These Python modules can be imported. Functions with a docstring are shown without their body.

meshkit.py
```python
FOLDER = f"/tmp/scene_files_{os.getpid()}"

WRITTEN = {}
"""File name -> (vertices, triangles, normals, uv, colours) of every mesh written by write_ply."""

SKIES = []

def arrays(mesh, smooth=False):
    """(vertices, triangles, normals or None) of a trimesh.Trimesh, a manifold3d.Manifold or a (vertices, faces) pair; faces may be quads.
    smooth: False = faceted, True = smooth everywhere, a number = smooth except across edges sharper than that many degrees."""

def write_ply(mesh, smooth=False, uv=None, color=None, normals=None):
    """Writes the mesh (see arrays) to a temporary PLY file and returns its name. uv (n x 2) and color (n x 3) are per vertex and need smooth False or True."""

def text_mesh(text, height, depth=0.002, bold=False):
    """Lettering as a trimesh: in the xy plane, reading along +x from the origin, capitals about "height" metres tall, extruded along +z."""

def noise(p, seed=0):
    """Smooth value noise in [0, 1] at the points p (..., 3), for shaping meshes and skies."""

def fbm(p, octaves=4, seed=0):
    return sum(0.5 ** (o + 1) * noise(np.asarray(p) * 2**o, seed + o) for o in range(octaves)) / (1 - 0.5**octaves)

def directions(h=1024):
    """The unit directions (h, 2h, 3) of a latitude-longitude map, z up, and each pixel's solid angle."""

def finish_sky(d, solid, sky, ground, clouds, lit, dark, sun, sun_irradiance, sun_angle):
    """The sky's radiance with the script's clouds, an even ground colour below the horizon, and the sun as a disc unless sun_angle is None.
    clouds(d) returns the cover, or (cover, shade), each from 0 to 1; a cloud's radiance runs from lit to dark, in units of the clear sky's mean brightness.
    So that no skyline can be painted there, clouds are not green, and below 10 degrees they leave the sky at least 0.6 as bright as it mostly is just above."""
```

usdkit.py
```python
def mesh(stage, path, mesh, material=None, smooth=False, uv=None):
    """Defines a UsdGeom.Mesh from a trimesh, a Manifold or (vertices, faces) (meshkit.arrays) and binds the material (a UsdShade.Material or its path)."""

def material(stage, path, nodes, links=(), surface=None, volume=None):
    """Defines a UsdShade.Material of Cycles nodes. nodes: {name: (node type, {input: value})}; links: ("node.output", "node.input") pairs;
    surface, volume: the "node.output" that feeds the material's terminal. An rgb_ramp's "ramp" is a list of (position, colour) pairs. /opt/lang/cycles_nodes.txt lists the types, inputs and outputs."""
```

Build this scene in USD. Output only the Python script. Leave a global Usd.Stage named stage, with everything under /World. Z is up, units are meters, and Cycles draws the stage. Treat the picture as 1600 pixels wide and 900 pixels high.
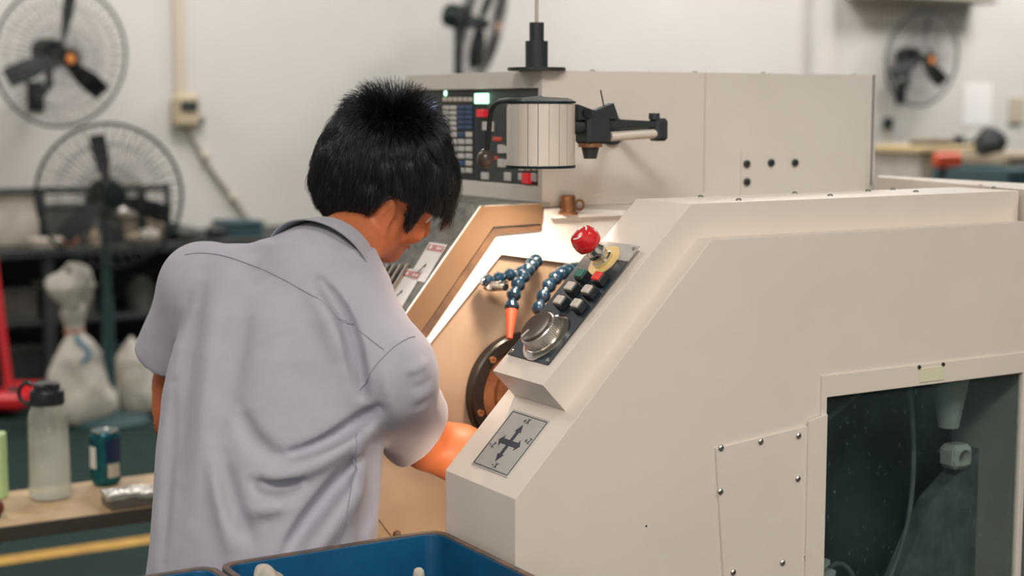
import math, numpy as np, trimesh, manifold3d, usdkit, meshkit
from pxr import Usd, UsdGeom, UsdLux, UsdShade, Gf, Sdf, Vt
from shapely.geometry import Polygon, Point, box as sbox
from scipy.spatial import ConvexHull

stage = Usd.Stage.CreateInMemory()
UsdGeom.SetStageUpAxis(stage, 'Z'); UsdGeom.SetStageMetersPerUnit(stage, 1.0)
UsdGeom.Xform.Define(stage, '/World'); UsdGeom.Scope.Define(stage, '/World/Looks')
RNG = np.random.default_rng(7)

# ------------------------------------------------------------------ camera
F, HY, CH = 2440., 165., 1.55                    # focal length in px of a 1600 px wide frame, horizon row, camera height
PITCH = math.atan((450 - HY) / F)
FW = np.array([0, math.cos(PITCH), -math.sin(PITCH)]); RT = np.array([1., 0, 0]); UP = np.cross(RT, FW)
CAM = np.array([0, 0, CH])
cam = UsdGeom.Camera.Define(stage, '/World/camera')
cam.CreateHorizontalApertureAttr(36.0); cam.CreateVerticalApertureAttr(36.0 * 9 / 16)
cam.CreateFocalLengthAttr(36.0 * F / 1600); cam.CreateClippingRangeAttr(Gf.Vec2f(0.05, 200))
cam.CreateFStopAttr(3.4); cam.CreateFocusDistanceAttr(2.12); cam.CreateExposureAttr(0.0)
cam.AddTranslateOp().Set(Gf.Vec3d(*CAM)); cam.AddRotateXOp().Set(90 - math.degrees(PITCH))

# machine axes: U along the lathe's near panel, W into the lathe, Z up; O is the foot of the panel's front corner
TH = math.atan2(4900 - 800, F / math.cos(PITCH))
U = np.array([math.sin(TH), math.cos(TH), 0]); W = np.array([-U[1], U[0], 0]); ZZ = np.array([0, 0, 1.])
O = np.array([0.004, 1.955, 0])
def P(u, w, z): return O + U * u + W * w + ZZ * z
M4 = np.eye(4); M4[:3, 0], M4[:3, 1], M4[:3, 2], M4[:3, 3] = U, W, ZZ, O
def at(x, y, d):                                   # the point seen at pixel x, y at depth d
    return CAM + (FW + RT * (x - 800) / F + UP * (450 - y) / F) * d
def uwz(p): q = np.asarray(p) - O; return np.array([q @ U, q @ W, p[2]])

# ------------------------------------------------------------------ unseen ceiling lamps of the hall, placed to light lathe, man and walls
def rect(name, pos, target, sx, sy, inten, col):
    l = UsdLux.RectLight.Define(stage, '/World/' + name)
    l.CreateWidthAttr(sx); l.CreateHeightAttr(sy); l.CreateIntensityAttr(inten); l.CreateColorAttr(Gf.Vec3f(*col))
    pos, target = np.array(pos, float), np.array(target, float)
    z = pos - target; z /= np.linalg.norm(z)
    x = np.cross([0, 1, 0.01], z); x /= np.linalg.norm(x); y = np.cross(z, x)
    l.AddTransformOp().Set(Gf.Matrix4d(*[*x, 0], *[*y, 0], *[*z, 0], *[*pos, 1]))
    return l
CEIL = 4.3
WARMWHITE = (1.0, 0.945, 0.86)
AMB = 9.9
k = 0
for (u, w, s) in [(-2.6, -3.2, 4.9), (1.4, -2.4, 1.5), (-1.6, 2.6, 0.9), (2.2, 2.6, .9), (-1.6, 6.0, 1.7), (2.2, 6.0, 1.85), (6.0, 6.0, 2.15), (9.5, 6.0, 2.8), (6.0, 2.6, 1.2)]:
    p = P(u, w, CEIL - 0.12)
    rect('unseen_hall_lamp_%03d' % k, p, p - [0, 0, 1], 1.3, 1.3, AMB * s, WARMWHITE if w < 5 else (1.0, 0.965, 0.92)); k += 1
dome = UsdLux.DomeLight.Define(stage, '/World/fill_dome'); dome.CreateIntensityAttr(0.10); dome.CreateColorAttr(Gf.Vec3f(1.0, 0.96, 0.9))  # added faint uniform fill; the closed hall has no open sky

# ------------------------------------------------------------------ materials
LOOK = {}
def mat(name, col, rough=0.5, metal=0.0, bump=None, var=None, bevel=None, emit=None, spec=0.5, coat=0, sss=0, sheen=0, var_scale=3, trans=0, space='position'):
    n = {'p': ('principled_bsdf', {'base_color': col, 'roughness': rough, 'metallic': metal, 'specular_ior_level': spec})}
    L = []
    pi = n['p'][1]
    if coat: pi['coat_weight'] = coat; pi['coat_roughness'] = 0.15
    if sss: pi['subsurface_weight'] = sss; pi['subsurface_radius'] = (1.0, 0.35, 0.2); pi['subsurface_scale'] = 0.008
    if sheen: pi['sheen_weight'] = sheen; pi['sheen_roughness'] = 0.4
    if trans: pi['transmission_weight'] = trans; pi['ior'] = 1.45
    if emit: pi['emission_color'] = emit[0]; pi['emission_strength'] = emit[1]
    if bump or var: n['g'] = ('texture_coordinate', {}) if space == 'object' else ('geometry', {})
    src = 'g.object' if space == 'object' else 'g.position'
    if var:
        n['vn'] = ('noise_texture', {'scale': var_scale, 'detail': 5, 'roughness': 0.6})
        n['vr'] = ('rgb_ramp', {'ramp': [(0.32, var), (0.62, col)]})
        L += [(src, 'vn.vector'), ('vn.fac', 'vr.fac'), ('vr.color', 'p.base_color')]
    nrm = None
    if bevel:
        n['bv'] = ('bevel', {'radius': bevel, 'samples': 6}); nrm = 'bv.bevel'
    if bump:
        n['bn'] = ('noise_texture', {'scale': bump[0], 'detail': 3}); n['b'] = ('bump', {'strength': bump[1], 'distance': bump[2] if len(bump) > 2 else 0.001})
        L += [(src, 'bn.vector'), ('bn.fac', 'b.height')]
        if nrm: L.append((nrm, 'b.normal'))
        nrm = 'b.normal'
    if nrm: L.append((nrm, 'p.normal'))
    LOOK[name] = usdkit.material(stage, '/World/Looks/' + name, n, L, surface='p.BSDF')
    return LOOK[name]

mat('paint', (0.67, 0.602, 0.546), 0.42, bump=(700, 0.10, 0.0006), var=(0.64, 0.573, 0.518), bevel=0.0018, var_scale=5)
mat('paint_end', (0.60, 0.555, 0.495), 0.5, bump=(600, 0.12, 0.0006), var=(0.55, 0.51, 0.45), bevel=0.003, var_scale=14)
mat('cabinet_paint', (0.645, 0.605, 0.565), 0.5, bump=(500, 0.1, 0.0006), var=(0.61, 0.57, 0.525), bevel=0.003, var_scale=4)
mat('tan_wall', (0.335, 0.250, 0.182), 0.45, bump=(90, 0.05, 0.001), var=(0.295, 0.210, 0.145), var_scale=9)
mat('white_liner', (0.88, 0.87, 0.85), 0.45, var=(0.84, 0.82, 0.78), var_scale=12)
mat('trim_steel', (0.21, 0.135, 0.082), 0.35, metal=0.3, var=(0.20, 0.12, 0.07), var_scale=16, bump=(300, .1, .001))
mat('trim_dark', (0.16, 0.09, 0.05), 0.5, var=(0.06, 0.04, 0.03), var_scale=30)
mat('bare_edge', (0.75, 0.72, 0.66), 0.3, metal=0.6)
mat('grimy_cover', (0.25, 0.24, 0.215), 0.6, var=(0.10, 0.097, 0.088), var_scale=55, bump=(200, .2, .002))
mat('grille_steel', (0.34, 0.32, 0.29), 0.45, metal=0.3)
mat('sticker_white', (0.88, 0.87, 0.85), 0.4)
mat('sticker_red', (0.50, 0.03, 0.03), 0.4)
mat('navy_plate', (0.020, 0.031, 0.044), 0.42, bevel=0.001)
mat('grey_plate', (0.40, 0.385, 0.365), 0.40, metal=0.2)
mat('ink', (0.018, 0.024, 0.045), 0.5)
mat('red_plastic', (0.62, 0.018, 0.022), 0.22, coat=0.5)
mat('red_cap', (0.66, 0.03, 0.03), 0.35, emit=((1, .05, .04), 0.12))  # red cap carries a faint glow of its own
mat('green_cap', (0.03, 0.16, 0.12), 0.3)
mat('beige_cap', (0.55, 0.50, 0.44), 0.4)
mat('black_plastic', (0.012, 0.016, 0.018), 0.35)
mat('soft_black', (0.018, 0.026, 0.028), 0.55)
mat('yellow_ring', (0.72, 0.52, 0.20), 0.5)
mat('chrome', (0.72, 0.69, 0.64), 0.18, metal=1.0)
mat('dial_metal', (0.62, 0.58, 0.53), 0.28, metal=0.9, bump=(900, .15, .0008))
mat('dial_cap', (0.085, 0.062, 0.052), 0.25)
mat('screw_steel', (0.45, 0.43, 0.40), 0.28, metal=0.9)
mat('unlit_inside', (0.030, 0.044, 0.047), 0.5, var=(0.014, 0.022, 0.025), var_scale=9)
mat('inner_pale', (0.82, 0.78, 0.70), 0.5)
mat('inner_grey', (0.24, 0.25, 0.23), 0.5, var=(0.11, .125, .12), var_scale=20)
mat('pale_tape', (0.66, 0.62, 0.46), 0.4)
mat('chuck_ring', (0.012, 0.009, 0.007), 0.3, metal=0.0)
mat('chuck_face', (0.40, 0.19, 0.10), 0.32, metal=0.75, var=(0.24, 0.10, 0.05), var_scale=25)  # steel, with its warm orange reflection put into the colour
mat('hose_blue', (0.003, 0.018, 0.036), 0.22, coat=.3)
mat('hose_tip', (0.62, 0.075, 0.03), 0.4)
mat('brass', (0.42, 0.20, 0.09), 0.35, metal=0.6, var=(.2, .1, .06), var_scale=40)
mat('panel_dark', (0.045, 0.055, 0.055), 0.5, var=(0.035, .045, .046), var_scale=20)
mat('panel_black', (0.008, 0.014, 0.016), 0.4)
mat('key_white', (0.55, 0.53, 0.51), 0.5)
mat('key_blue', (0.035, 0.075, 0.17), 0.5)
mat('screen', (0.03, .04, .05), 0.2, emit=((0.42, 0.55, 0.85), 0.55))
mat('lamp_green', (0.2, .6, .4), 0.3, emit=((0.50, 1.0, 0.68), 2.2))
mat('lamp_red', (0.6, .02, .03), 0.3, emit=((1.0, 0.03, 0.05), 0.22))
mat('lamp_fin', (0.66, 0.60, 0.54), 0.4, metal=0.25)
mat('lamp_gap', (0.20, 0.18, 0.16), 0.5)
mat('bulb', (1, .8, .6), 0.4, emit=((1.0, 0.60, 0.30), 6.0))
mat('wall_paint', (0.68, 0.655, 0.635), 0.75, bump=(14, 0.15, 0.004), var=(0.64, 0.61, 0.585), var_scale=0.9)
mat('ceiling_paint', (0.7, 0.68, 0.64), 0.8)
mat('floor_green', (0.012, 0.031, 0.026), 0.7, spec=0.15, var=(0.008, 0.021, 0.019), var_scale=1.6)
mat('floor_yellow', (0.55, 0.32, 0.05), 0.5, var=(0.40, 0.22, 0.05), var_scale=9)
mat('fixture', (0.8, 0.8, 0.78), 0.5)
mat('tube_glow', (1, 1, 1), 0.5, emit=((1, .95, .88), 4))
mat('bin_blue', (0.003, 0.085, 0.20), 0.40, var=(0.005, 0.060, 0.15), var_scale=14, bump=(60, .1, .002), bevel=0.003)
mat('bin_rim', (0.09, 0.085, 0.08), 0.5, var=(0.22, .12, .08), var_scale=40)
mat('glove', (0.46, 0.42, 0.37), 0.9, bump=(420, .6, .002), var=(0.30, .27, .24), var_scale=60)
mat('stand_steel', (0.12, .13, .13), 0.5)
# hall things
mat('fan_black', (0.007, 0.017, 0.019), 0.5, spec=.25)
mat('fan_wire', (0.055, 0.05, 0.045), 0.5)
mat('fan_teal', (0.025, 0.065, 0.070), 0.4)
mat('orange_cap', (0.75, 0.28, 0.08), 0.4)
mat('bench_wood', (0.50, 0.35, 0.20), 0.55, var=(0.36, 0.24, 0.13), var_scale=11, bump=(60, .1, .002))
mat('bench_edge', (0.045, 0.04, 0.032), 0.6)
mat('bag_white', (0.62, 0.58, 0.52), 0.55, bump=(35, .5, .01), var=(0.46, .43, .39), var_scale=7)
mat('cord_blue', (0.03, .16, .26), .5)
mat('cord_rust', (0.36, .13, .07), .5)
mat('truck_red', (0.62, 0.015, 0.025), 0.35)
mat('tyre', (0.02, .02, .02), .8)
mat('switch_beige', (0.52, 0.44, 0.30), 0.5)
mat('conduit', (0.60, 0.53, 0.43), 0.5)
mat('cable_grey', (0.44, 0.40, 0.35), 0.6)
mat('clutter_dark', (0.014, 0.022, 0.022), 0.6, var=(0.035, .042, .038), var_scale=9)
mat('clutter_mid', (0.10, 0.098, 0.085), 0.6, var=(0.045, .048, .044), var_scale=8)
mat('clutter_tan', (0.36, 0.30, 0.22), 0.6, var=(0.24, .19, .13), var_scale=8)
mat('clutter_pale', (0.55, 0.50, 0.43), 0.6, var=(.42, .38, .33), var_scale=9)
mat('clutter_blue', (0.03, 0.075, 0.09), 0.5)
mat('clutter_rust', (0.28, .10, .06), .6)
mat('blurred_highlight', (0.8, .78, .74), .25, metal=.3)
mat('chair_red', (0.70, 0.10, 0.035), 0.5)
mat('paper_white', (0.86, 0.84, 0.83), 0.6)
mat('table_tan', (0.58, 0.44, 0.24), 0.5)
mat('notice_beige', (0.52, .46, .36), .6)
mat('lime', (0.45, .62, .30), .5)
mat('maroon', (0.14, .02, .02), .4)
mat('can_teal', (0.004, 0.055, 0.085), 0.28, metal=0.55, var=(0.01, 0.15, 0.17), var_scale=45)
mat('can_red', (0.45, .03, .03), .3)
mat('can_white', (0.62, .60, .57), .35)
mat('can_navy', (0.012, .025, .075), .3, metal=.3)
mat('foil', (0.55, .52, .48), 0.25, metal=0.6, bump=(90, .6, .004))
mat('box_brown', (0.12, .10, .085), .6)
mat('water', (0.95, .97, .96), 0.02, trans=1.0)
# person
mat('skin', (0.45, 0.135, 0.056), 0.5, sss=0.12, bump=(260, .05, .001))
mat('lips', (0.40, .13, .09), .45, sss=.1)
mat('eye_white', (0.75, .72, .68), .25)
mat('iris', (0.02, .012, .01), .2)
mat('hair_black', (0.0075, 0.0100, 0.0125), 0.32, spec=.5)
mat('hair_lamplit', (0.055, 0.019, 0.009), 0.42, spec=.4)  # lit copy of the black hair, warm lamplight put into its colour
mat('shirt_cloth', (0.370, 0.362, 0.428), 0.85, bump=(900, 0.35, 0.0007), sheen=0.08, var=(0.347, .340, .408), var_scale=20)
mat('shirt_seam', (0.29, 0.29, 0.37), 0.85)
mat('trouser_cloth', (0.04, .045, .06), .85)
mat('shoe_black', (0.02, .02, .02), .5)

def pane_mat(name, tint, frac, rough=0.03, dirt=None, haze=(.03, .16)):
    n = {'t': ('transparent_bsdf', {'color': tint}), 'g': ('glossy_bsdf', {'color': (.9, .95, .95), 'roughness': rough}), 'lw': ('layer_weight', {'blend': 0.5}), 'pw': ('math', {'math_type': 'power', 'value2': 4.0}), 'f': ('math', {'math_type': 'multiply_add', 'value2': 0.85, 'value3': 0.035}), 'm': ('mix_closure', {})}
    L = [('lw.facing', 'pw.value1'), ('pw.value', 'f.value1'), ('f.value', 'm.fac'), ('t.BSDF', 'm.closure1'), ('g.BSDF', 'm.closure2')]
    surf = 'm.closure'
    if dirt:                                       # dried coolant specks and smears
        n |= {'pos': ('geometry', {}), 'map': ('mapping', {'scale': (1, 1, 0.55)}), 'n1': ('noise_texture', {'scale': 150, 'detail': 2}), 'r1': ('rgb_ramp', {'ramp': [(0.69, (0, 0, 0)), (0.74, (.55, .55, .55))]}),
              'n2': ('noise_texture', {'scale': 5, 'detail': 4}), 'r2': ('rgb_ramp', {'ramp': [(0.40, (haze[0],) * 3), (0.75, (haze[1],) * 3)]}),
              'ad': ('mix_color', {'blend_type': 'add', 'fac': 1.0}), 'd': ('diffuse_bsdf', {'color': dirt}), 'm2': ('mix_closure', {})}
        L += [('pos.position', 'map.vector'), ('map.vector', 'n1.vector'), ('n1.fac', 'r1.fac'), ('pos.position', 'n2.vector'), ('n2.fac', 'r2.fac'), ('r1.color', 'ad.a'), ('r2.color', 'ad.b'),
              ('ad.result', 'm2.fac'), ('m.closure', 'm2.closure1'), ('d.BSDF', 'm2.closure2')]
        surf = 'm2.closure'
    LOOK[name] = usdkit.material(stage, '/World/Looks/' + name, n, L, surface=surf)
pane_mat('window_pane', (0.74, 0.80, 0.80), .1, dirt=(0.10, 0.15, 0.155))
pane_mat('bottle_clear', (0.93, 0.94, 0.92), .1, rough=0.05, dirt=(.80, .79, .75), haze=(.10, .42))

# ------------------------------------------------------------------ scene tree helpers
USED, LOCS = {}, {}
def numbered(parent, name):
    key = (parent, name); USED[key] = USED.get(key, -1) + 1
    return name if USED[key] == 0 else '%s_%03d' % (name, USED[key])
def path_of(x): return str(x.GetPath()) if x is not None else '/World'
def cd(prim, **kw):
    for a, b in kw.items():
        if b: prim.SetCustomDataByKey({'cat': 'category'}.get(a, a), b)
def thing(name, label, cat, loc, group=None, kind=None, rotz=None):
    p = '/World/' + numbered('/World', name)
    x = UsdGeom.Xform.Define(stage, p); x.AddTranslateOp().Set(Gf.Vec3d(*map(float, loc)))
    if rotz is not None: x.AddRotateZOp().Set(rotz)
    LOCS[p] = np.array(loc, float)
    cd(x.GetPrim(), label=label, cat=cat, group=group, kind=kind)
    return x.GetPrim()
def obj(name, m, material, parent=None, smooth=35, label=None, kind=None, cat=None, group=None, local=False):
    """one Mesh prim; vertices given in world coordinates (or local=True: in the parent's)"""
    pp = path_of(parent); p = pp + '/' + numbered(pp, name)
    if isinstance(m, (list,)): m = cat_(m)
    if not isinstance(m, trimesh.Trimesh):
        v, f, _ = meshkit.arrays(m); m = trimesh.Trimesh(v, f, process=False)
    off = np.zeros(3) if local or parent is None else LOCS[pp]
    LOCS[p] = off
    m2 = trimesh.Trimesh(np.asarray(m.vertices) - off, m.faces, process=False)
    g = usdkit.mesh(stage, p, m2, LOOK[material], smooth=smooth)
    cd(g.GetPrim(), label=label, kind=kind, cat=cat, group=group)
    return g.GetPrim()
def struct(name, m, material, smooth=False, label=None, parent=None): return obj(name, m, material, parent=parent, smooth=smooth, kind='structure' if parent is None else None, label=label, cat=None)
def copy_of(root, loc, rotz, label, group=None):
    p = '/World/' + numbered('/World', root.GetName().rstrip('0123456789').rstrip('_'))
    x = UsdGeom.Xform.Define(stage, p); x.GetPrim().GetReferences().AddInternalReference(root.GetPath()); x.GetPrim().SetInstanceable(True)
    x.ClearXformOpOrder(); x.AddTranslateOp().Set(Gf.Vec3d(*map(float, loc))); x.AddRotateZOp().Set(rotz)
    d = root.GetCustomData(); cd(x.GetPrim(), label=label, cat=d['category'], group=group or d.get('group'))
    return x.GetPrim()

# ------------------------------------------------------------------ shape helpers
def cat_(ms): return trimesh.util.concatenate([to_tm(m) for m in ms])
def to_tm(m):
    if isinstance(m, trimesh.Trimesh): return m
    if isinstance(m, list): return cat_(m)
    v, f, _ = meshkit.arrays(m); return trimesh.Trimesh(v, f, process=False)
def to_man(t): return manifold3d.Manifold(manifold3d.Mesh(np.asarray(t.vertices, np.float32), np.asarray(t.faces, np.uint32)))
def tf(m, T): m = to_tm(m).copy(); m.apply_transform(T); return m
def mach(m): return tf(m, M4)                       # machine (u, w, z) -> world
def frame(o, x, y, n):
    T = np.eye(4); T[:3, 0], T[:3, 1], T[:3, 2], T[:3, 3] = x, y, n, o; return T
def hull(pts):
    pts = np.asarray(pts, float); h = ConvexHull(pts); m = trimesh.Trimesh(pts, h.simplices, process=False)
    m = trimesh.Trimesh(*(lambda v, f: (v, f))(pts[np.unique(h.simplices)], np.searchsorted(np.unique(h.simplices), h.simplices)), process=False)
    c = m.vertices.mean(0); n = np.cross(m.vertices[m.faces[:, 1]] - m.vertices[m.faces[:, 0]], m.vertices[m.faces[:, 2]] - m.vertices[m.faces[:, 0]])
    flip = ((m.triangles_center - c) * n).sum(1) < 0; f = m.faces.copy(); f[flip] = f[flip][:, ::-1]
    return trimesh.Trimesh(m.vertices, f, process=False)
def rbox(lo, hi, b=0.002):
    lo, hi = np.minimum(lo, hi), np.maximum(lo, hi); b = min(b, 0.45 * (hi - lo).min()); pts = []
    for i in np.ndindex(2, 2, 2):
        c = np.where(np.array(i) == 0, lo, hi); s = np.where(np.array(i) == 0, 1, -1)
        for a in range(3): q = c + s * b; q[a] = c[a]; pts.append(q)
    return hull(pts)
def box(lo, hi): 
    lo, hi = np.minimum(lo, hi), np.maximum(lo, hi); m = trimesh.creation.box(hi - lo); m.apply_translation((lo + hi) / 2); return m
def ext(poly, h): return trimesh.creation.extrude_polygon(poly if hasattr(poly, 'exterior') else Polygon(poly), h, engine='earcut')
def prism_uz(pts, w0, w1):                          # polygon in the (u, z) plane, extruded from w0 to w1, in machine coordinates
    m = ext(pts, abs(w1 - w0)); v = np.asarray(m.vertices)
    return trimesh.Trimesh(np.c_[v[:, 0], max(w0, w1) - v[:, 2], v[:, 1]], m.faces, process=False)
def rev(profile, n=32): return trimesh.creation.revolve(np.asarray(profile, float), sections=n)
def cyl(a, b, r, n=16, r2=None):
    a, b = np.asarray(a, float), np.asarray(b, float); r2 = r if r2 is None else r2; L = np.linalg.norm(b - a)
    m = rev([[0, 0], [r, 0], [r2, L], [0, L]], n); T = trimesh.geometry.align_vectors([0, 0, 1], (b - a) / L); T[:3, 3] = a; m.apply_transform(T); return m
def tube(pts, r, n=8, closed=False):
    pts = np.asarray(pts, float); k = len(pts); r = np.full(k, r) if np.ndim(r) == 0 else np.asarray(r)
    t = np.roll(pts, -1, 0) - np.roll(pts, 1, 0) if closed else np.gradient(pts, axis=0)
    t /= np.linalg.norm(t, axis=1, keepdims=True)
    a = np.cross(t[0], [0.31, 0.2, 0.93]); a /= np.linalg.norm(a); V = []
    for i in range(k):
        a = a - t[i] * (a @ t[i]); a /= np.linalg.norm(a); b = np.cross(t[i], a)
        ph = np.arange(n) / n * 2 * np.pi
        V.append(pts[i] + r[i] * (np.cos(ph)[:, None] * a + np.sin(ph)[:, None] * b))
    V = np.vstack(V); Fc = []
    for i in range(k if closed else k - 1):
        j = (i + 1) % k
        for q in range(n):
            q2 = (q + 1) % n; Fc += [[i * n + q, i * n + q2, j * n + q2], [i * n + q, j * n + q2, j * n + q]]
    if not closed:
        V = np.vstack([V, pts[0], pts[-1]]); m0, m1 = len(V) - 2, len(V) - 1
        for q in range(n): q2 = (q + 1) % n; Fc += [[m0, q2, q], [m1, (k - 1) * n + q, (k - 1) * n + q2]]
    return trimesh.Trimesh(V, Fc, process=False)
def spline(pts, n=24):
    from scipy.interpolate import CubicSpline
    pts = np.asarray(pts, float); t = np.r_[0, np.cumsum(np.linalg.norm(np.diff(pts, axis=0), axis=1))]
    return CubicSpline(t, pts)(np.linspace(0, t[-1], n))
def ring(c, axis, R, r, n=40, m=6):
    axis = np.asarray(axis, float) / np.linalg.norm(axis); x = np.cross(axis, [0.3, .5, .81]); x /= np.linalg.norm(x); y = np.cross(axis, x)
    ph = np.arange(n) / n * 2 * np.pi
    return tube(np.asarray(c) + R * (np.cos(ph)[:, None] * x + np.sin(ph)[:, None] * y), r, m, closed=True)
def ico(c, r, s=2):
    m = trimesh.creation.icosphere(s); m.apply_scale(r if np.ndim(r) else [r] * 3); m.apply_translation(c); return m
def text(s, h, d=0.0006, bold=True):
    m = meshkit.text_mesh(s, h, d, bold); b = m.bounds; m.apply_translation([-(b[0, 0] + b[1, 0]) / 2, -(b[0, 1] + b[1, 1]) / 2, 0]); return m
def screw_local(r=0.0035, h=0.002):                 # pan head with a cross recess, axis +z
    head = to_man(rev([[0, 0], [r, 0], [r * .95, h * .5], [r * .6, h], [0, h]], 16))
    for a, b in ((r * 1.1, r * .18), (r * .18, r * 1.1)):
        head = head - to_man(box([-a / 2, -b / 2, h * .45], [a / 2, b / 2, h * 1.5]))
    return to_tm(head)

# ================================================================== THE HALL
U0, U1, W0, W1 = -6.0, 13.5, -5.0, 7.9
struct('floor', mach(box([U0, W0, -0.1], [U1, W1, 0])), 'floor_green', label='dark green painted concrete workshop floor')
struct('wall_back', mach(box([U0, W1, 0], [U1, W1 + .2, CEIL])), 'wall_paint', label='cream painted back wall of the workshop')
struct('wall_left', mach(box([U0 - .2, W0, 0], [U0, W1, CEIL])), 'wall_paint')
struct('wall_right', mach(box([U1, W0, 0], [U1 + .2, W1, CEIL])), 'wall_paint')
struct('wall_front', mach(box([U0, W0 - .2, 0], [U1, W0, CEIL])), 'wall_paint')
struct('ceiling', mach(box([U0, W0, CEIL], [U1, W1, CEIL + .1])), 'ceiling_paint')
struct('trim_1', mach(rbox([7.48, W1 - .07, 0], [7.70, W1, CEIL], .01)), 'wall_paint', label='shallow plastered pilaster on the back wall')
struct('trim_2', mach(box([U0, 3.64, 0], [4.2, 3.74, 0.002])), 'floor_yellow', label='yellow painted line across the green floor')
struct('trim_3', mach(rbox([7.85, W1 - .30, 2.40], [9.3, W1, 2.7], .02)), 'cable_grey', label='grey duct along the top of the back wall')

# ================================================================== THE LATHE
L = thing('lathe', 'large cream CNC lathe the man is bending into, with window and control panel', 'lathe', P(.5, .4, 0))
def unit_(v): return np.asarray(v, float) / np.linalg.norm(v)
s_ = np.array([0.312, 0.320]); s_ /= np.hypot(*s_); SU, SZ = s_
ZC, ZB, ZT, UE, GW = 1.049, 1.369, 1.4163, 0.950, 0.187
def slope(s, w, h=0.0): return np.array([s * SU - h * SZ, w, ZC + s * SZ + h * SU])
S_AX = (np.array([0, -1., 0]), np.array([SU, 0, SZ]), np.array([-SZ, 0, SU]))
def on_slope(m, s, w, h=0.0): return mach(tf(m, frame(slope(s, w, h), *S_AX)))
def on_panel(m, u, z, h=0.0): return mach(tf(m, frame([u, -h, z], [1, 0, 0], [0, 0, 1], [0, -1, 0])))

# near guard: a hollow sheet-metal box with a window cut in its side
G = [(0, .10), (UE, .10), (UE, ZB), (ZB - ZC) and (0.312, ZB), (0, ZC)]
outer = to_man(prism_uz(G, 0, GW))
Gi = list(Polygon(G).buffer(-0.006, join_style=2).exterior.coords)[:-1]
inner = to_man(prism_uz(Gi, 0.006, GW - .006))
WU0, WU1, WZ0, WZ1 = 0.524, 0.934, 0.52, 1.1315
winhole = to_man(box([WU0, -.01, WZ0], [WU1, 0.02, WZ1]))
guard = obj('near_guard', mach(to_tm(outer - inner - winhole)), 'paint', L, smooth=False)
# raised rim with the console, standing on the slope and along the top
r0 = slope(.139, 0, -0.001); r1 = slope(.1415, 0, .0517)
RIM = [(r0[0], r0[2]), (0.312, ZB - .001), (UE, ZB - .001), (UE, ZT), (0.302, ZT), (r1[0], r1[2])]
rim = obj('console_rim', mach(prism_uz(RIM, .033, .163)), 'paint', L, smooth=False)
# thin folded lip under the console's far edge
# flat edges of the window frame and plates
fr = to_man(box([0.514, -.003, .50], [0.942, 0.0, 1.1635])) - to_man(box([WU0, -.01, WZ0], [WU1, .01, WZ1]))
wf = obj('window_frame', mach(to_tm(fr)), 'paint', L, smooth=False)
obj('window_pane', mach(box([WU0 - .004, 0.002, WZ0 - .004], [WU1 + .004, 0.006, WZ1 + .004])), 'window_pane', L, smooth=False, label='scratched dark transparent window pane')
tape = obj('tape', on_panel(rbox([-.026, -.011, 0], [.026, .011, .0012], .0005), .733, 1.147, .003), 'pale_tape', L, label='pale yellow tape above the window')
for u in (.706, .756): obj('screw', on_panel(screw_local(.0032, .003), u, 1.160, .003), 'black_plastic', wf)
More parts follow.
